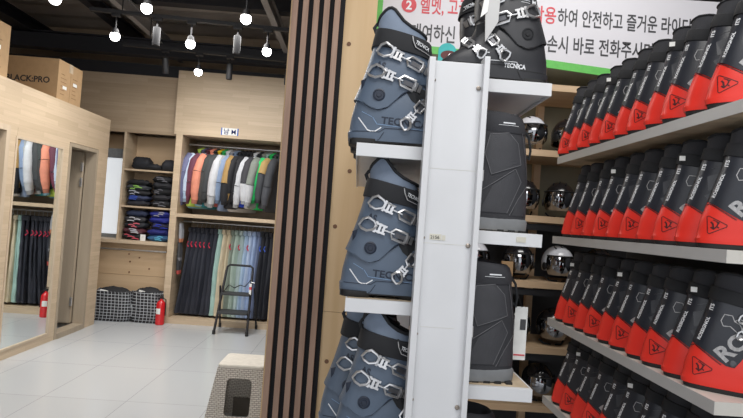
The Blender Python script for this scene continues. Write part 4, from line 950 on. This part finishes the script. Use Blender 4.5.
def rossi(logo):
    root = empty('ski_boot'); sh = Shell(1); L = .285
    b = MB(); b.rings([ring_bf((a, z), (f, z), hw, 2.9, 40, .08) for z, a, f, hw in ((0, .012, .280, .038), (.003, .006, .285, .041), (.018, .003, .287, .042))]); sh.fx(b).build('sole', 'rubber', root, angle=40)
    b = MB(); low = [(.015, -.001, .291, .044), (.030, -.003, .294, .0465), (.034, .000, .291, .0465), (.055, .003, .286, .048), (.075, .006, .270, .0485), (.095, .011, .245, .048), (.11, .016, .228, .047), (.13, .022, .214, .0455), (.15, .028, .206, .044)]
    b.rings([ring_bf((a, z), (f, z-(.004 if z > .05 else 0)), hw, 2.7, 44, .08) for z, a, f, hw in low]); sh.reg(b)
    b2_ = MB(); b2_.v = list(b.v); b2_.f = b.f; b2_.mi = b.mi; sh.fx(b2_).build('lower_shell', 'red', root, angle=28)
    # cuff: lower edge is the slanting line with the rounded screw corner
    bot = [(0, .143), (.030, .139), (.06, .120), (.09, .101), (.115, .086), (.128, .082), (.140, .088), (.150, .110), (.165, .135), (.22, .150)]
    sec = [((.024, .135), (.202, .150), .050), ((.027, .152), (.204, .162), .0505), ((.038, .190), (.207, .190), .051), ((.052, .235), (.211, .225), .050), ((.062, .275), (.213, .255), .048), ((.067, .302), (.213, .28), .045)]
    rings = [ring_bf(p, q, hw, 2.7, 44) for p, q, hw in sec]
    rings[0] = [(x, y*.985 if abs(y) > .04 else y, curve_at(bot, x)) for x, y, z in rings[0]]
    rings[1] = [(x, y, max(curve_at(bot, x)+.012, z-.004)) for x, y, z in rings[1]]
    c = MB(); c.rings(rings); sh.reg(c); c2 = MB(); c2.v = list(c.v); c2.f = c.f; c2.mi = c.mi; sh.fx(c2).build('cuff', 'rossblack', root, angle=28)
    # upper red edge ridge, heel step
    e = sh.strip([(.020, .130), (.031, .135), (.10, .088)], .0022, .0022); sh.fx(e).build('shell_ridge', 'redlogo', root, smooth=False)
    s1 = MB(); s1.rings([ring_bf((.058, .282), (.218, .252), .0515, 2.6, 36), ring_bf((.067, .322), (.214, .292), .0495, 2.6, 36)]); sh.reg(s1)
    s2 = MB(); s2.v = list(s1.v); s2.f = s1.f; s2.mi = s1.mi; sh.fx(s2).build('power_strap', 'fabric_black', root, angle=60, bevel=.002)
    pv = MB().lathe([(.0095, 0), (.0095, .003), (.007, .004), (.0065, .0025), (.002, .0025)], 18, Matrix.Translation((.129, sh.y(.129, .097)+.0005, .097)) @ Matrix.Rotation(PI/2, 4, 'X')); sh.fx(pv).build('pivot', 'darkmetal', root)
    # liner
    top = [(.060, .330), (.075, .355), (.095, .362), (.13, .360), (.16, .350), (.21, .330)]; N = 36
    o0 = ring_bf((.068, .282), (.206, .262), .043, 2.4, N); o1 = ring_bf((.074, .325), (.205, .308), .042, 2.3, N)
    rim = [(x+.004, y*.93, curve_at(top, x)) for x, y, z in o1]; ins = [(x*.93+.010, y*.80, z-.002) for x, y, z in rim]; deep = [(x*.9+.014, y*.7, .29) for x, y, z in o1]
    l1 = MB(); l1.rings([o0, o1, rim], caps=(True, False)); sh.fx(l1).build('liner', 'liner', root, angle=60)
    l2 = MB(); l2.rings([rim, ins, deep], caps=(False, True)); l2.tube(rim, .004, 8, closed=True); sh.fx(l2).build('liner_lining', 'fabric_black', root, angle=60)
    # markings
    sh.text('ITS', .013, (.072, .246), R(78), 'wprint', root, .0004, .0012, .020)
    sh.text('ROSSIGNOL', .0115, (.043, .152), R(72), 'wprint', root, .0003, .0012, .076)
    if logo:
        # rounded triangle emblem with a small rooster-like figure
        tri = []
        for cx, cz, a0 in ((.031, .091, 90), (.035, .050, 210), (.072, .070, 330)):
            for k in range(5): a = R(a0-50+25*k); tri.append((cx+.006*math.cos(a), cz+.006*math.sin(a)))
        tri = [tri[i] for i in range(15)]; e = sh.strip(tri+[tri[0]], .0024, .001)
        sh.strip([(0.037, .064), (0.044, .058), (0.052, .066), (0.058, .062)], .0045, .001, e); sh.strip([(0.044, .060), (0.042, .074), (0.037, .080)], .005, .001, e)
        sh.strip([(0.052, .066), (0.056, .076), (0.052, .080)], .004, .001, e); sh.strip([(0.042, .086), (0.060, .077)], .0025, .001, e)
        sh.fx(e).build('emblem', 'redlogo', root, smooth=False)
        sh.text('ROSSIGNOL', .052, (.112, .112), R(52), 'gprint', root, .0022, .0012, .0) if False else sh.text('ROSS', .062, (.110, .098), R(48), 'gprint', root, .0022, .0014, .155)
        e = MB(); sh.strip([(.100, .205), (.094, .220), (.102, .240), (.122, .238), (.128, .222), (.142, .214), (.150, .196), (.138, .188), (.118, .206), (.100, .205)], .0022, .0012, e)
        sh.strip([(.128, .222), (.140, .232), (.152, .225)], .0022, .0012, e)
        sh.fx(e).build('sketch_print', 'gprint', root, smooth=False)
    else:
        sh.decal('facet', [(.080, .225), (.110, .235), (.100, .185), (.085, .180)], [(0, 1, 2, 3)], 'facet', root, .002)
        sh.decal('facet', [(.075, .165), (.098, .175), (.120, .150), (.105, .118)], [(0, 1, 2, 3)], 'facet', root, .002)
        e = sh.strip([(.090, .250), (.135, .262), (.140, .235), (.110, .150)], .0016, .0016); sh.fx(e).build('molded_line', 'facet', root, smooth=False)
    sh.buckle((.175, .228), R(-10), .075, .022, root); sh.buckle((.172, .180), R(-10), .075, .022, root); sh.buckle((.205, .105), R(60), .07, .022, root)
    return root
u1, u2_ = [False], [False]; rl = rossi(True); rp = rossi(False)
rowname = ['top', 'second', 'third', 'lowest']
for r, (z, y0) in enumerate(zip(SZ, SY)):
    st_ = [1.635, 1.645, 1.690, 1.66][r]-.125*(1 if r != 2 else 1)
    for k in range(11):
        y = st_+.004+.1225*(k+1)-(.013 if k % 2 else 0)
        if y > 2.87: continue
        lg = (k % 2 == 0)
        lab = 'red-black ski boot%s, %s from near end of %s right shelf' % (' with triangle emblem' if lg else '', ords[k], rowname[r])
        o = place(u1 if lg else u2_, rl if lg else rp, (1.050 if r < 2 else 1.058, y, z), lab, group='red and black boots on the %s right shelf' % rowname[r], rz=R(-33+random.uniform(-1.5, 1.5)))
        if (k*7+r*3) % 4 == 1:
            sz = MB().box(.070, .088, -.0535, -.0515, .290, .306); sz.build('size_label', 'paper', o, smooth=False)
